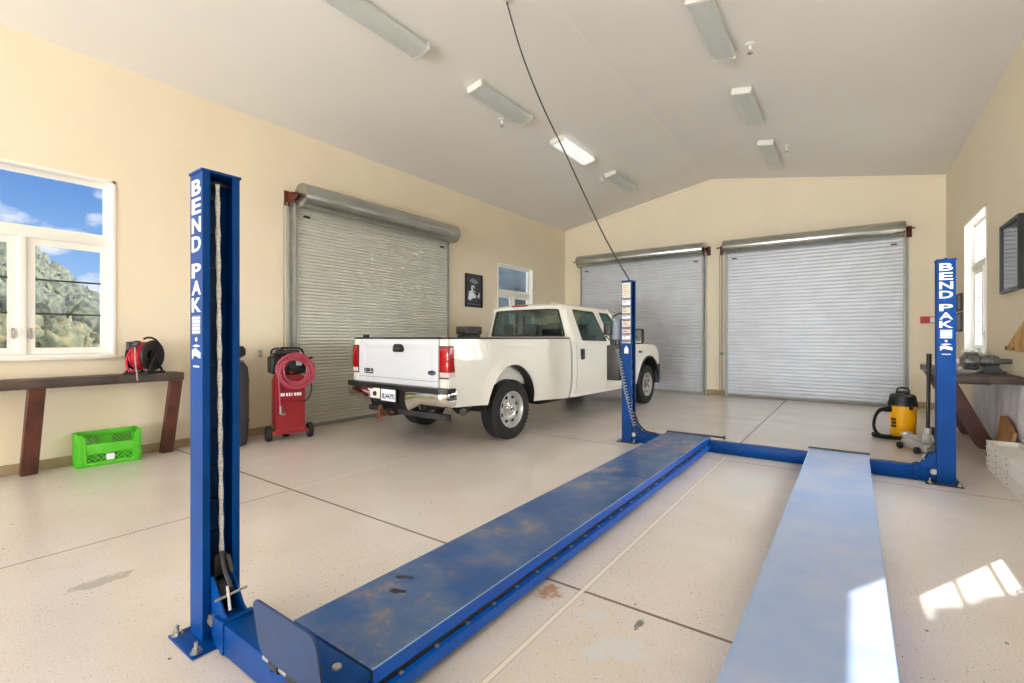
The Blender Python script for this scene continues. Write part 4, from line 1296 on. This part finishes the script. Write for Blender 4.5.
# dark storage chest standing in the bed (its own thing)
ca, sa = cos(TA), sin(TA)
def tw(x, y): return (-4.625 + x * ca + y * sa, 5.17 - x * sa + y * ca)
bxp = tw(-.25, .40)
chest = thing('storage_chest', 'dark brown storage chest standing in the bed of the white pickup', 'chest', (bxp[0], bxp[1], .742), -TA)
mb = MB(); mb.box(-.12, .12, -.15, .15, 0, .66, .02); mb.build('body', M['brownblack'], chest)
mb = MB(); mb.box(-.132, .132, -.162, .162, .66, .785, .02); mb.build('lid', M['brownblack'], chest)
mb = MB(); mb.box(-.04, .04, -.172, -.148, .62, .70, .006); mb.build('latch', M['darksteel'], chest)

# ================================================================== LEFT WORKBENCH
bench = thing('workbench', 'long narrow dark workbench under the large left window', 'workbench', (-6.58, .9, 0))
mb = MB(); mb.box(-6.74, -6.41, -1.2, 2.27, .855, .945, .006)
mb.build('bench_top', M['benchtop'], bench, world=True)
def plank_leg(parent, foot, top, w, t, z1):
    """leaning leg: foot/top are (x, y) of the centre line"""
    mb = MB()
    a = Vector((foot[0], foot[1], 0)); b = Vector((top[0], top[1], z1))
    vs = []
    for p in (a, b):
        for dx in (-t / 2, t / 2):
            for dy in (-w / 2, w / 2): vs.append(mb.bm.verts.new((p.x + dx, p.y + dy, p.z)))
    for q in ((0, 1, 3, 2), (4, 6, 7, 5), (0, 4, 5, 1), (2, 3, 7, 6), (0, 2, 6, 4), (1, 5, 7, 3)): mb.bm.faces.new([vs[i] for i in q])
    mb._bev(vs, .006, 1)
    return mb.build('leg', M['wood'], parent, world=True)
plank_leg(bench, (-6.60, .995), (-6.46, 1.03), .125, .09, .857)
plank_leg(bench, (-6.60, 2.15), (-6.46, 2.20), .12, .09, .857)
plank_leg(bench, (-6.60, -.30), (-6.46, -.28), .125, .09, .857)

# ------------------------------------------------------------------ hose reel on the bench
reel = thing('hose_reel', 'black hose reel with red hose on the left workbench', 'hose reel', (-6.56, 1.92, .945))
ax = Vector((.80, .60, 0)).normalized()
rc = Vector((.0, .0, .205))
Rm = Matrix.Translation(rc) @ ax.to_track_quat('Z', 'Y').to_matrix().to_4x4()
mb = MB()
mb.lathe([(.05, .075), (.15, .075), (.170, .085), (.176, .10), (.172, .112), (.150, .104), (.06, .090), (.05, .075)], 40, Rm)
mb.lathe([(.05, -.085), (.165, -.085), (.172, -.075), (.165, -.065), (.05, -.070), (.05, -.085)], 40, Rm)
mb.lathe([(0, -.09), (.045, -.09), (.045, .10), (0, .10)], 20, Rm)
mb.build('drum', M['black'], reel)
mb = MB(); pts = []
for k in range(9 * 24):
    a = 2 * pi * k / 24; zz = -.055 + .115 * k / (9 * 24)
    r_ = .135 + .012 * sin(k * .11)
    pts.append(Rm @ Vector((r_ * cos(a), r_ * sin(a), zz)))
mb.tube(pts, .013, 8)
mb.build('wound_hose', M['reelred'], reel)
mb = MB()
for zz in (.128, -.105):
    for q in (-.12, .12): mb.tube([Rm @ Vector((0, 0, zz)), rc + Rm.to_3x3() @ Vector((0, 0, zz)) + Vector((-ax.y, ax.x, 0)) * q + Vector((0, 0, -.192))], .012, 8)
    p = Rm @ Vector((0, 0, zz)); t_ = Vector((-ax.y, ax.x, 0))
    mb.tube([p + t_ * -.15 + Vector((0, 0, -.192)), p + t_ * .15 + Vector((0, 0, -.192))], .012, 8)
p1 = Rm @ Vector((0, 0, .128)); p2 = Rm @ Vector((0, 0, -.105)); t_ = Vector((-ax.y, ax.x, 0))
for q in (-.13, .13): mb.tube([p1 + t_ * q + Vector((0, 0, -.192)), p2 + t_ * q + Vector((0, 0, -.192))], .010, 8)
mb.build('stand', M['darksteel'], reel)
mb = MB(); arc = []
for k in range(22):
    a = radians(-38 + 150 * k / 21); arc.append(rc + t_ * (.205 * cos(a)) + Vector((0, 0, .205 * sin(a))) + ax * .06)
mb.tube(arc, .012, 8); mb.build('guide_tube', M['black'], reel)
mb = MB(); g = rc + t_ * -.19 + Vector((0, 0, .10))
mb.box(g.x - .04, g.x + .04, g.y - .035, g.y + .035, g.z - .03, g.z + .06, .01); mb.cyl(g + Vector((0, 0, .03)), g + ax * .09 + Vector((0, 0, .04)), .02, n=12)
mb.build('swivel_fitting', M['charcoal'], reel)
mb = MB(); mb.tube(curve_pts([g + ax * .03, g + t_ * -.06 + Vector((.03, 0, -.10)), g + t_ * -.07 + Vector((.04, 0, -.22)), g + t_ * .0 + Vector((.07, 0, -.265)), g + t_ * .07 + Vector((.05, 0, -.20)), rc + t_ * -.10 + ax * .05]), .011, 8)
mb.build('loose_hose', M['reelred'], reel)
mb = MB(); mb.tube([g + Vector((.06, .02, .0)), g + Vector((.085, .02, -.2)), g + Vector((.165, .01, -.285)), g + Vector((.175, .01, -.36))], .008, 8); mb.build('nozzle', M['steel'], reel)

# ------------------------------------------------------------------ green crate
crate = thing('plastic_crate', 'bright green plastic crate with lattice sides on the floor under the workbench', 'crate', (-6.565, 1.60, 0), radians(-4))
CW, CD, CH = .265, .13, .345        # half width (y), half depth (x), height
mb = MB()
mb.box(-CD, CD, -CW, CW, .012, .024)
def lattice(mb, P, a0, a1, b0, b1, n):
    w = (a1 - a0) / n; h = b1 - b0
    k = -int(h / w) - 1
    while k <= n:
        for dirn in (1, -1):
            aa, ab = a0 + k * w, a0 + k * w + h
            if dirn < 0: aa, ab = a0 + a1 - aa, a0 + a1 - ab
            (p, q), (r_, s_) = (aa, b0), (ab, b1)
            lo, hi = 0, 1
            d = r_ - p
            for lim in (a0, a1):
                t = (lim - p) / d
                if (lim == a0) == (d > 0): lo = max(lo, t)
                else: hi = min(hi, t)
            if hi - lo > .02:
                A = P(p + d * lo, q + (s_ - q) * lo); B = P(p + d * hi, q + (s_ - q) * hi)
                mb.tube([A, B], .0045, 5)
        k += 1
for sx_ in (-1, 1):
    X0, X1 = sorted((sx_ * CD, sx_ * (CD - .012)))
    top_z = CH if sx_ < 0 else .235
    if sx_ > 0:
        mb.box(X0, X1, -CW + .07, CW - .07, .135, .235, .004); mb.box(X0, X1, -CW, CW, .0, .045, .004)
        for s in (-1, 1):
            mb.prism([(s * CW, .0), (s * (CW - .075), .0), (s * (CW - .075), .235), (s * (CW - .06), .30), (s * (CW - .035), CH), (s * CW, CH)], lambda a, b, t: (t, a, b), X0, X1)
            for zz in (.0, .115, .23): mb.box(X1 - .002, X1 + .006, min(s * CW, s * (CW - .075)), max(s * CW, s * (CW - .075)), zz, zz + .012)
            for yy in (.03, .065): mb.box(X1 - .002, X1 + .006, s * (CW - yy) - .005, s * (CW - yy) + .005, 0, .30)
        lattice(mb, lambda a, b: ((X0 + X1) / 2, a, b), -CW + .07, CW - .07, .04, .14, 8)
    else:
        mb.box(X0, X1, -CW, CW, .28, CH, .004); mb.box(X0, X1, -CW, CW, .0, .09, .004)
        mb.box(X0, X1, -.06, .06, .08, .29)
        for s in (-1, 1):
            mb.box(X0, X1, min(s * CW, s * (CW - .04)), max(s * CW, s * (CW - .04)), .08, .29)
            lattice(mb, lambda a, b: ((X0 + X1) / 2, a, b), min(s * .06, s * (CW - .04)), max(s * .06, s * (CW - .04)), .09, .28, 4)
for s in (-1, 1):
    Y0, Y1 = sorted((s * CW, s * (CW - .012)))
    mb.box(-CD, CD, Y0, Y1, .0, .12, .004); mb.box(-CD, CD, Y0, Y1, .24, CH, .004); mb.box(-CD, -CD + .04, Y0, Y1, .12, .24); mb.box(CD - .04, CD, Y0, Y1, .12, .24)
    for xx in (-.1, -.05, 0, .05, .1): mb.box(xx - .006, xx + .006, min(Y0, Y0 + s * .006), max(Y1, Y1 + s * .006), 0, CH)
mb.build('body', M['green'], crate)
mb = MB()
mb.prism(rpoly([(-.10, .16), (.10, .16), (.10, .225), (-.10, .225)], .03, 5), lambda a, b, t: (CD + .004 - t, a * .35, b - .105), 0, .006)
mb.build('badge', M['white_dec'], crate)
cl = thing('rag', 'grey rag lying inside the green crate', 'rag', (-6.56, 1.60, .026))
mb = MB(); mb.ico((0, 0, .075), .06, 3, .4, (.9, 1.5, .8)); mb.build('cloth', M['grey_dec'], cl)

# ------------------------------------------------------------------ dark tank behind the near lift post
tank = thing('upright_tank', 'dark grey upright tank behind the near left lift post', 'tank', (-6.36, 2.72, 0))
mb = MB(); mb.lathe([(0, 0), (.19, 0), (.215, .02), (.235, .12), (.24, .45), (.24, .85), (.225, .98), (.18, 1.05), (.10, 1.085), (0, 1.09)], 40); 
for zz in (.3, .8): mb.lathe([(.238, zz - .012), (.246, zz - .008), (.246, zz + .008), (.238, zz + .012)], 40)
mb.build('body', M['charcoal'], tank)
mb = MB(); mb.lathe([(0, 1.08), (.13, 1.08), (.15, 1.10), (.20, 1.13), (.205, 1.20), (.18, 1.245), (.10, 1.26), (0, 1.262)], 28); mb.build('cap', M['black'], tank)
mb = MB(); mb.lathe([(.17, 1.045), (.185, 1.05), (.185, 1.062), (.15, 1.07)], 32); mb.build('collar', M['steel'], tank)

# ------------------------------------------------------------------ red air compressor
comp = thing('air_compressor', 'red upright air compressor with a coiled red hose beside the left roll-up door', 'air compressor', (-6.20, 3.42, 0), radians(-18))
# local x faces the room
mb = MB(); mb.lathe([(0, .12), (.12, .125), (.175, .16), (.195, .22), (.195, .78), (.175, .85), (.10, .895), (0, .90)], 40, Matrix.Translation((-.03, 0, 0)))
tk = mb.build('tank', M['red'], comp)
mb = MB(); mb.prism(rpoly([(-.175, .14), (.175, .14), (.175, .86), (-.175, .86)], .05, 5), lambda a, b, t: (t, a, b), .13, .178)
fp = mb.build('front_shroud', M['red'], comp)
mb = MB(); mb.prism(rpoly([(-.13, .18), (.13, .18), (.13, .50), (-.13, .50)], .02, 4), lambda a, b, t: (t, a, b), .176, .184); mb.build('shroud_panel', M['red'], fp)
mb = MB()
for k, w in enumerate((.030, .018, .026, .022, .012, .028, .030, .024)):
    y0 = -.125 + k * .033; mb.box(.178, .181, y0, y0 + w * .9, .585, .625)
    if k in (0, 2, 5): mb.box(.1805, .1815, y0 + .008, y0 + w * .55, .595, .606)
mb.build('white_marking', M['white_dec'], fp)
mb = MB()
mb.box(-.05, .20, -.22, .22, .09, .135, .008); mb.box(.13, .20, -.19, .19, .11, .16, .01)
mb.build('base_frame', M['red'], comp)
for s in (-1, 1):
    mb = MB(); m2 = Matrix.Translation((.09, s * .255, .10)) @ Matrix.Rotation(radians(90), 4, 'X')
    mb.lathe([(.045, -.028), (.075, -.034), (.094, -.03), (.10, -.015), (.10, .015), (.094, .03), (.075, .034), (.045, .028), (.045, -.028)], 32, m2)
    w_ = mb.build('wheel', M['rubber'], comp)
    mb = MB(); mb.lathe([(0, -.03), (.044, -.026), (.046, 0), (.044, .026), (0, .03)], 24, m2); mb.build('hub', M['charcoal'], w_)
mb = MB(); mb.cyl((-.16, 0, 0), (-.16, 0, .14), .03, n=14); mb.cyl((-.16, 0, 0), (-.16, 0, .02), .045, n=14); mb.build('foot', M['rubber'], comp)
# pump and motor on top
mb = MB()
mb.box(-.20, .12, -.23, .21, .87, 1.11, .04); mb.box(-.18, .10, -.15, .13, 1.10, 1.19, .03)
for k in range(7): mb.box(-.19, .125, -.19 + k * .03, -.178 + k * .03, .92, 1.15)
mb.cyl((.10, .04, 1.02), (.19, .04, 1.02), .075, n=20); mb.cyl((.02, -.1, 1.19), (.02, -.1, 1.225), .04, n=14)
pm = mb.build('pump', M['black'], comp)
mb = MB(); mb.box(.165, .215, .06, .13, .985, 1.06, .006); mb.build('gauge_plate', M['grey_dec'], pm)
mb = MB(); mb.cyl((.15, -.06, .98), (.20, -.06, .98), .022, n=14); mb.cyl((.15, -.0, .90), (.205, -.0, .90), .016, n=12); mb.build('regulator', M['brass'], pm)
mb = MB(); mb.tube(curve_pts([(-.1, -.19, 1.12), (-.06, -.17, 1.20), (.02, .0, 1.215), (.0, .16, 1.20), (-.04, .20, 1.12)]), .014, 8); mb.build('carry_handle', M['black'], pm)
mb = MB(); mb.tube([(.13, .14, 1.05), (.24, .25, 1.09)], .018, 8); mb.build('hose_hook', M['black'], pm)
# hose coil hung on the front
mb = MB(); pts = []
for k in range(12 * 40):
    a = 2 * pi * k / 40; q = (k / 40) % 12
    r_ = .140 + .095 * abs(((q * 1.37) % 2) - 1); dx = .014 * ((q * .9) % 3)
    pts.append(Vector((.215 + dx + .01 * sin(a * 3 + q), .05 + r_ * 1.02 * cos(a), .93 + r_ * sin(a) * 1.0 - .015)))
mb.tube(pts, .013, 7)
hs = mb.build('coiled_hose', M['redhose'], comp)
mb = MB(); mb.tube(curve_pts([(.24, -.14, 1.0), (.245, -.155, .86), (.235, -.15, .66), (.23, -.135, .46)]), .0125, 8); mb.build('hose_tail', M['redhose'], hs)
mb = MB(); mb.cyl((.23, -.135, .47), (.23, -.13, .39), .014, n=10); mb.cyl((.23, -.13, .40), (.23, -.125, .36), .020, n=10); mb.tube([(.23, -.13, .37), (.25, -.10, .345), (.25, -.08, .37)], .008, 6); mb.build('coupler', M['steel'], hs)
mb = MB(); mb.tube(curve_pts([(.15, .15, .92), (.20, .23, .80), (.21, .25, .66), (.20, .21, .54), (.18, .15, .50), (.17, .10, .53)]), .008, 8); mb.build('drain_lead', M['black'], comp)

# ------------------------------------------------------------------ things on the left wall
ot = thing('wall_outlet', 'small grey outlet plate on the left wall beside the air compressor', 'outlet', (XL, 3.31, 1.13))
mb = MB(); mb.box(0, .012, -.042, .042, -.06, .06, .004); pt_ = mb.build('plate', M['ivory'], ot)
mb = MB()
for zz in (-.025, .025): mb.box(.010, .016, -.018, .018, zz - .016, zz + .016, .003)
mb.build('receptacle', M['grey_dec'], pt_)
pf = thing('framed_poster', 'dark framed poster between the left roll-up door and the small window', 'picture', (XL, 7.92, 2.385))
mb = MB(); a_, b_ = .285, .36
mb.ring([(-a_, -b_), (a_, -b_), (a_, b_), (-a_, b_)], [(-a_ + .03, -b_ + .03), (a_ - .03, -b_ + .03), (a_ - .03, b_ - .03), (-a_ + .03, b_ - .03)], lambda p, q, t: (t, p, q), 0, .03); mb.build('frame', M['picture_black'], pf)
mb = MB(); mb.box(.004, .012, -a_ + .028, a_ - .028, -b_ + .028, b_ - .028); pr = mb.build('print', M['charcoal'], pf)
mb = MB(); F2 = lambda p, q, t: (.012 + t, p, q)
mb.prism([(-.18, -.10), (-.20, -.19), (-.12, -.22), (-.05, -.17), (.06, -.16), (.07, -.05), (.12, -.05), (.13, -.15), (.18, -.16), (.20, -.04), (.16, -.03), (.10, -.12), (.05, -.02), (-.02, .0), (-.05, .07), (-.01, .08), (.02, .04), (.04, .07), (-.02, .12), (-.09, .10), (-.09, .0), (-.16, -.02)], F2, 0, .001)
mb.build('pale_shape', M['white_dec'], pr)
mb = MB(); mb.prism([(-.15, .22), (-.05, .27), (.10, .23), (.16, .18), (.04, .15), (-.08, .17)], F2, 0, .001); mb.prism([(-.2, -.29), (.22, -.29), (.22, -.30), (-.2, -.30)], F2, 0, .001); mb.build('grey_shape', M['grey_dec'], pr)

# ================================================================== BACK WALL AND RIGHT SIDE
sg = thing('alarm_sign', 'small red and white alarm box on the back wall beside the lift post', 'sign', (1.16, YB, 1.695))
mb = MB(); mb.box(-.11, .11, -.05, 0, -.065, .065, .008); bd = mb.build('body', M['signred'], sg)
mb = MB(); mb.box(.03, .10, -.056, -.048, -.05, .05, .004); mb.build('strobe', M['white_dec'], bd)
sw = thing('light_switch', 'small pale switch plate low on the back wall by the right roll-up door', 'switch', (1.10, YB, .83))
mb = MB(); mb.box(-.04, .04, -.01, 0, -.06, .06, .004); s2 = mb.build('plate', M['ivory'], sw); MB().box(-.012, .012, -.018, -.008, -.02, .02, .003).build('toggle', M['fix'], s2)

for nm, lab, y0, y1, z0, z1 in (('framed_notice', 'upper of two small dark frames on the right wall behind the lift post', 10.30, 10.74, 1.79, 2.07), ('framed_notice', 'lower of two small dark frames on the right wall behind the lift post', 10.30, 10.78, 1.45, 1.76)):
    t = thing(nm, lab, 'picture', (XR, (y0 + y1) / 2, (z0 + z1) / 2), 0, 'small frames on the right wall')
    a_, b_ = (y1 - y0) / 2, (z1 - z0) / 2
    mb = MB(); mb.ring([(-a_, -b_), (a_, -b_), (a_, b_), (-a_, b_)], [(-a_ + .03, -b_ + .03), (a_ - .03, -b_ + .03), (a_ - .03, b_ - .03), (-a_ + .03, b_ - .03)], lambda p, q, t_: (-t_, p, q), 0, .03); mb.build('frame', M['brownblack'], t)
    MB().box(-.014, -.004, -a_ + .028, a_ - .028, -b_ + .028, b_ - .028).build('print', M['grey_dec'], t)
pic = thing('framed_picture', 'large black framed picture on the right wall above the workbench', 'picture', (XR, 7.365, 2.244))
a_, b_ = .385, .387
mb = MB(); mb.ring([(-a_, -b_), (a_, -b_), (a_, b_), (-a_, b_)], [(-a_ + .035, -b_ + .035), (a_ - .035, -b_ + .035), (a_ - .035, b_ - .035), (-a_ + .035, b_ - .035)], lambda p, q, t_: (-t_, p, q), 0, .045); mb.build('frame', M['picture_black'], pic)
mb = MB(); mb.box(-.016, -.004, -a_ + .03, a_ - .03, -b_ + .03, b_ - .03); pr = mb.build('print', M['charcoal'], pic)
MB().box(-.030, -.026, -a_ + .03, a_ - .03, -b_ + .03, b_ - .03).build('glass_pane', M['picglass'], pic)

# ------------------------------------------------------------------ right workbench
rb = thing('workbench', 'dark workbench with leaning plank legs along the right wall', 'workbench', (1.12, 8.3, 0))
mb = MB(); mb.box(.835, XR - .004, 6.93, 9.56, .87, .95, .006); mb.build('bench_top', M['benchtop'], rb, world=True)
def beam(parent, pts, y0, y1, m='wood'):
    return MB().prism(pts, lambda a, b, t: (a, t, b), y0, y1).build('leg', M[m], parent, world=True)
beam(rb, [(.85, .87), (1.02, .87), (1.375, .09), (1.375, 0), (1.25, 0)], 8.02, 8.30)
beam(rb, [(.85, .87), (1.02, .87), (1.375, .09), (1.375, 0), (1.25, 0)], 9.10, 9.36)
MB().box(.90, 1.36, 8.05, 8.15, .78, .87, .006).build('cleat', M['wood'], rb, world=True)

# gear shaft standing on the bench
GK = 1.18
gs = thing('gear_shaft', 'grey steel gear shaft with a fan-like flange on the right workbench', 'machine part', (1.235, 7.45, .95))
mx_ = Matrix.Translation((0, 0, .118)) @ Matrix.Rotation(radians(90), 4, 'Y') @ Matrix.Rotation(radians(0), 4, 'X')
mb = MB()
mb.lathe([(0, -.20), (.03, -.20), (.05, -.185), (.078, -.17), (.082, -.14), (.07, -.115), (.086, -.10), (.086, -.075), (.05, -.06), (.05, -.03), (.058, -.025), (.058, -.012), (.050, -.008), (.050, .0), (.058, .004), (.058, .016), (.050, .02), (.050, .03), (.058, .034), (.058, .046), (.050, .05), (.046, .07), (.026, .08), (.024, .15), (.018, .16), (0, .16)], 28, mx_)
for k in range(9):
    m2 = mx_ @ Matrix.Rotation(2 * pi * k / 9, 4, 'Z')
    mb.box(.045, .088, -.012, .012, -.17, -.075, .004, m2)
mb.build('shaft_body', M['gunmetal'], gs)
mb = MB(); mb.prism([(-.10, 0), (.12, 0), (.09, .03), (.06, .075), (-.02, .075), (-.05, .03)], lambda a, b, t: (a, t, b), -.05, .05); mb.build('cradle', M['black'], gs)
mb = MB(); mb.lathe([(0, .155), (.014, .155), (.014, .165), (.006, .18), (0, .18)], 14, mx_); mb.build('shaft_tip', M['steel'], gs)
gs.scale = (GK, GK, GK)
rod = thing('steel_rod', 'thin dark rod lying on the right workbench between gear shaft and wall', 'rod', (1.37, 7.95, .951))
mb = MB(); mb.tube([(-.06, .14, .010), (.045, -.28, .010)], .009, 8); mb.build('bar', M['darksteel'], rod)
bag = thing('plastic_bag', 'crumpled white plastic bag on the right workbench behind the blue post', 'bag', (1.0, 8.15, .95))
mb = MB(); mb.ico((0, 0, .082), .11, 3, .7, (1.2, 1.3, .5)); mb.build('film', M['sheet'], bag, ang=20)
hol = thing('clear_stand', 'clear plastic leaflet stand on the right workbench under the window', 'stand', (1.30, 8.55, .95))
mb = MB(); mb.prism([(-.09, 0), (.09, 0), (.09, .006), (.03, .27), (.024, .27), (.075, .012), (-.075, .012), (-.02, .24), (-.026, .24), (-.09, .006)], lambda a, b, t: (a, t, b), -.10, .10); mb.build('holder', M['clear'], hol)

# slanted plywood board on the right wall
pb = thing('plywood_board', 'slanted plywood board fixed on the right wall above the bench', 'board', (XR - .002, 6.9, 1.5))
mb = MB(); mb.prism([(.70, -.27), (.62, -.29), (-1.02, -.30), (-1.02, .38), (.0, -.0 + .02)], lambda a, b, t: (-t, a, b), 0, .022); mb.build('panel', M['ply'], pb)
mb = MB(); mb.cyl((-.022, .655, -.262), (-.03, .655, -.262), .022, n=12); mb.cyl((-.022, .35, -.265), (-.03, .35, -.265), .012, n=12); mb.build('screw_head', M['darksteel'], pb)

# ------------------------------------------------------------------ stack of white trays by the right wall, sheet and offcut behind it
names = ['bottom', 'second from the bottom', 'middle', 'fourth from the bottom', 'top']
proto = None
for k in range(5):
    lab = 'shallow white tray by the right wall, %s of a stack of five' % names[k] if k != 4 else 'shallow white tray on top of the stack by the right wall'
    if proto is None:
        proto = thing('shallow_tray', lab, 'tray', (1.255, 6.2, 0), 0, 'white trays stacked by the right wall')
        mb = MB()
        x0, x1, y0, y1 = -.125, .125, -.70, .70
        mb.box(x0 + .004, x1 - .004, y0 + .004, y1 - .004, .0, .012)
        mb.ring([(x0, y0), (x1, y0), (x1, y1), (x0, y1)], [(x0 + .022, y0 + .022), (x1 - .022, y0 + .022), (x1 - .022, y1 - .022), (x0 + .022, y1 - .022)], lambda a, b, t: (a, b, t), .0, .052)
        mb.ring([(x0 - .004, y0 - .004), (x1 + .002, y0 - .004), (x1 + .002, y1 + .004), (x0 - .004, y1 + .004)], [(x0 + .026, y0 + .026), (x1 - .026, y0 + .026), (x1 - .026, y1 - .026), (x0 + .026, y1 - .026)], lambda a, b, t: (a, b, t), .046, .056)
        mb.build('body', M['whitebox'], proto)
        mb = MB(); mb.prism(rpoly([(-.05, .018), (.03, .018), (.03, .034), (-.05, .034)], .006, 4), lambda a, b, t: (a, y1 + t, b), -.002, .004)
        for yy in (.62, .30, -.10): mb.box(x0 - .003, x0 + .002, yy - .012, yy + .012, .018, .030)
        mb.build('hand_slot', M['grey_dec'], proto)
    else:
        c = copy_tree(proto); c.location = (1.255 + .004 * ((k * 7) % 3 - 1), 6.2 + .006 * ((k * 5) % 3 - 1), .0575 * k); c['label'] = lab
of = thing('plywood_offcut', 'brown plywood offcut leaning on the right wall behind the white trays', 'board', (1.365, 7.25, 0))
mb = MB(); mb.prism([(.32, 0), (.32, .47), (.18, .49), (-.30, .37), (-.30, 0)], lambda a, b, t: (t - .06 * (1 - b / .49) , a, b), -.012, .012); mb.build('panel', M['ply_dark'], of)
sh = thing('plastic_sheet', 'white plastic sheet hanging on the right wall below the bench', 'sheet', (XR, 6.9, .1))
mb = MB()
wv = lambda y, z: .015 + .007 * sin(y * 13 + z) + 0.004 * sin(y * 31 + 1.3 * z)
mb.slab(lambda u, v: (-wv(-1.4 + 2.6 * u, v), -1.4 + 4.0 * u, .0 + .765 * v), lambda u, v: (-.001 , -1.4 + 4.0 * u, .0 + .765 * v), 90, 8)
mb.build('film', M['sheet'], sh, ang=80)

# ------------------------------------------------------------------ yellow shop vacuum
vac = thing('shop_vacuum', 'yellow shop vacuum with black lid and hose near the right roll-up door', 'vacuum cleaner', (.545, 8.27, 0))
vac.scale = (.76, .76, 1.0)
mb = MB(); mb.lathe([(0, .0), (.165, .0), (.175, .02), (.178, .03), (.198, .43), (.20, .45), (0, .45)], 40); tub = mb.build('tub', M['yellow'], vac)
mb = MB()
F3 = lambda a, b, t: ((.188 + t) * cos(a) , (.188 + t) * sin(a), b)
for k, (za, zb_) in enumerate(((.24, .275), (.195, .23), (.15, .185))):
    mb.prism([(radians(-150), za), (radians(-140), za), (radians(-130), za), (radians(-122), za), (radians(-122), zb_), (radians(-130), zb_), (radians(-140), zb_), (radians(-150), zb_)], F3, -.004, .005)
mb.build('dark_marking', M['brownblack'], tub)
mb = MB(); mb.lathe([(0, .44), (.212, .44), (.214, .475), (.20, .50), (.192, .54), (.185, .57), (.16, .59), (.08, .60), (0, .60)], 40)
mb.lathe([(.10, .59), (.10, .62), (.07, .635), (0, .635)], 24)
hdm = mb.build('motor_head', M['black'], vac)
mb = MB()
for a in (0.4, 2.2, 3.7, 5.2): 
    m2 = Matrix.Rotation(a, 4, 'Z'); mb.box(.205, .225, -.03, .03, .40, .49, .006, m2)
mb.build('lid_latch', M['black'], vac)
mb = MB(); mb.tube(curve_pts([(-.09, -.04, .61), (-.07, -.04, .665), (0, -.03, .68), (.07, -.02, .665), (.09, -.02, .61)]), .013, 8); mb.build('carry_handle', M['black'], hdm)
mb = MB(); mb.cyl((-.17, -.10, .385), (-.25, -.145, .385), .036, n=18); mb.build('inlet', M['black'], vac)
hose = curve_pts([(-.24, -.14, .385), (-.33, -.19, .37), (-.40, -.22, .27), (-.41, -.22, .13), (-.33, -.20, .035), (-.16, -.205, .032)], 40)
hose2 = curve_pts([(-.42, -.10, .032), (-.40, -.24, .032), (-.26, -.33, .032), (-.05, -.31, .032), (.12, -.26, .032), (.25, -.15, .032)], 40)
mb = MB(); mb.tube(hose, lambda t: .025 + .0035 * sin(t * 520), 12); mb.tube(hose2, lambda t: .024 + .0035 * sin(t * 520), 12)
mb.build('hose', M['black'], vac, ang=60)
for k in range(4):
    a = pi / 4 + k * pi / 2
    MB().lathe([(0, 0), (.03, 0), (.03, .03), (0, .03)], 14, Matrix.Translation((.16 * cos(a), .16 * sin(a), 0))).build('caster', M['black'], vac)

# ------------------------------------------------------------------ silver trolley jack
jk = thing('floor_jack', 'silver floor jack with a tall upright black handle beside the far right post', 'jack', (.665, 7.42, 0), radians(28))
jk.scale = (1.15, .95, 1.1)
mb = MB()
for s in (-1, 1): mb.prism([(-.20, .03), (.16, .025), (.20, .05), (.20, .10), (.08, .135), (-.06, .125), (-.20, .09)], lambda a, b, t: (t, a, b), s * .085 - .007, s * .085 + .007)
mb.box(-.09, .09, -.205, -.185, .03, .105, .006); mb.box(-.05, .05, -.1, .12, .05, .10, .01)
fr_ = mb.build('frame', M['silver'], jk)
mb = MB(); mb.box(-.07, .07, -.210, -.206, .05, .085, .002); mb.build('name_plate', M['grey_dec'], fr_)
for x in (-.12, .12):
    for y in (-.14, .17):
        m2 = Matrix.Translation((x, y, .035)) @ Matrix.Rotation(radians(90), 4, 'Y')
        MB().lathe([(0, -.02), (.033, -.02), (.035, -.01), (.035, .01), (.033, .02), (0, .02)], 20, m2).build('wheel', M['darksteel'], jk)
mb = MB(); mb.prism([(-.02, .08), (.30, .10), (.30, .14), (.02, .17)], lambda a, b, t: (t, a, b), -.035, .035); mb.lathe([(0, .13), (.05, .13), (.055, .15), (.05, .165), (0, .165)], 20, Matrix.Translation((0, .28, 0))); mb.build('lift_arm', M['silver'], jk)
mb = MB(); mb.box(-.03, .03, -.13, -.05, .10, .20, .01); mb.cyl((0, -.09, .14), (.0, -.10, .27), .030, n=16); mb.cyl((-.075, -.10, .115), (.075, -.10, .115), .014, n=10)
for s in (-1, 1): mb.tube([(s * .05, -.12, .11), (s * .035, -.10, .19), (s * .01, -.09, .22)], .010, 6)
mb.build('handle_socket', M['silver'], jk)
mb = MB(); mb.cyl((0, -.10, .22), (.01, -.10, .92), .017, n=14); mb.cyl((.01, -.10, .91), (.012, -.10, 1.06), .022, n=14); mb.build('handle', M['black'], jk)

rj = thing('red_jack', 'low red jack on the floor behind the silver floor jack', 'jack', (.80, 7.86, 0), radians(84))
rj.scale = (.9, .85, 1.0)
mb = MB()
for s in (-1, 1): mb.prism([(-.26, .03), (.20, .03), (.26, .06), (.22, .14), (.0, .17), (-.26, .10)], lambda a, b, t: (a, t, b), s * .08 - .008, s * .08 + .008)
mb.box(-.20, .10, -.08, .08, .06, .13, .01); mb.build('frame', M['red'], rj)
mb = MB(); mb.cyl((.18, 0, .10), (.26, 0, .19), .035, n=14); mb.build('handle_socket', M['charcoal'], rj)
MB().box(-.30, -.20, -.05, .05, .12, .15, .006).build('saddle', M['charcoal'], rj)
for x in (-.2, .18):
    for y in (-.11, .11):
        m2 = Matrix.Translation((x, y, .032)) @ Matrix.Rotation(radians(90), 4, 'X')
        MB().lathe([(0, -.018), (.032, -.018), (.032, .018), (0, .018)], 18, m2).build('wheel', M['black'], rj)
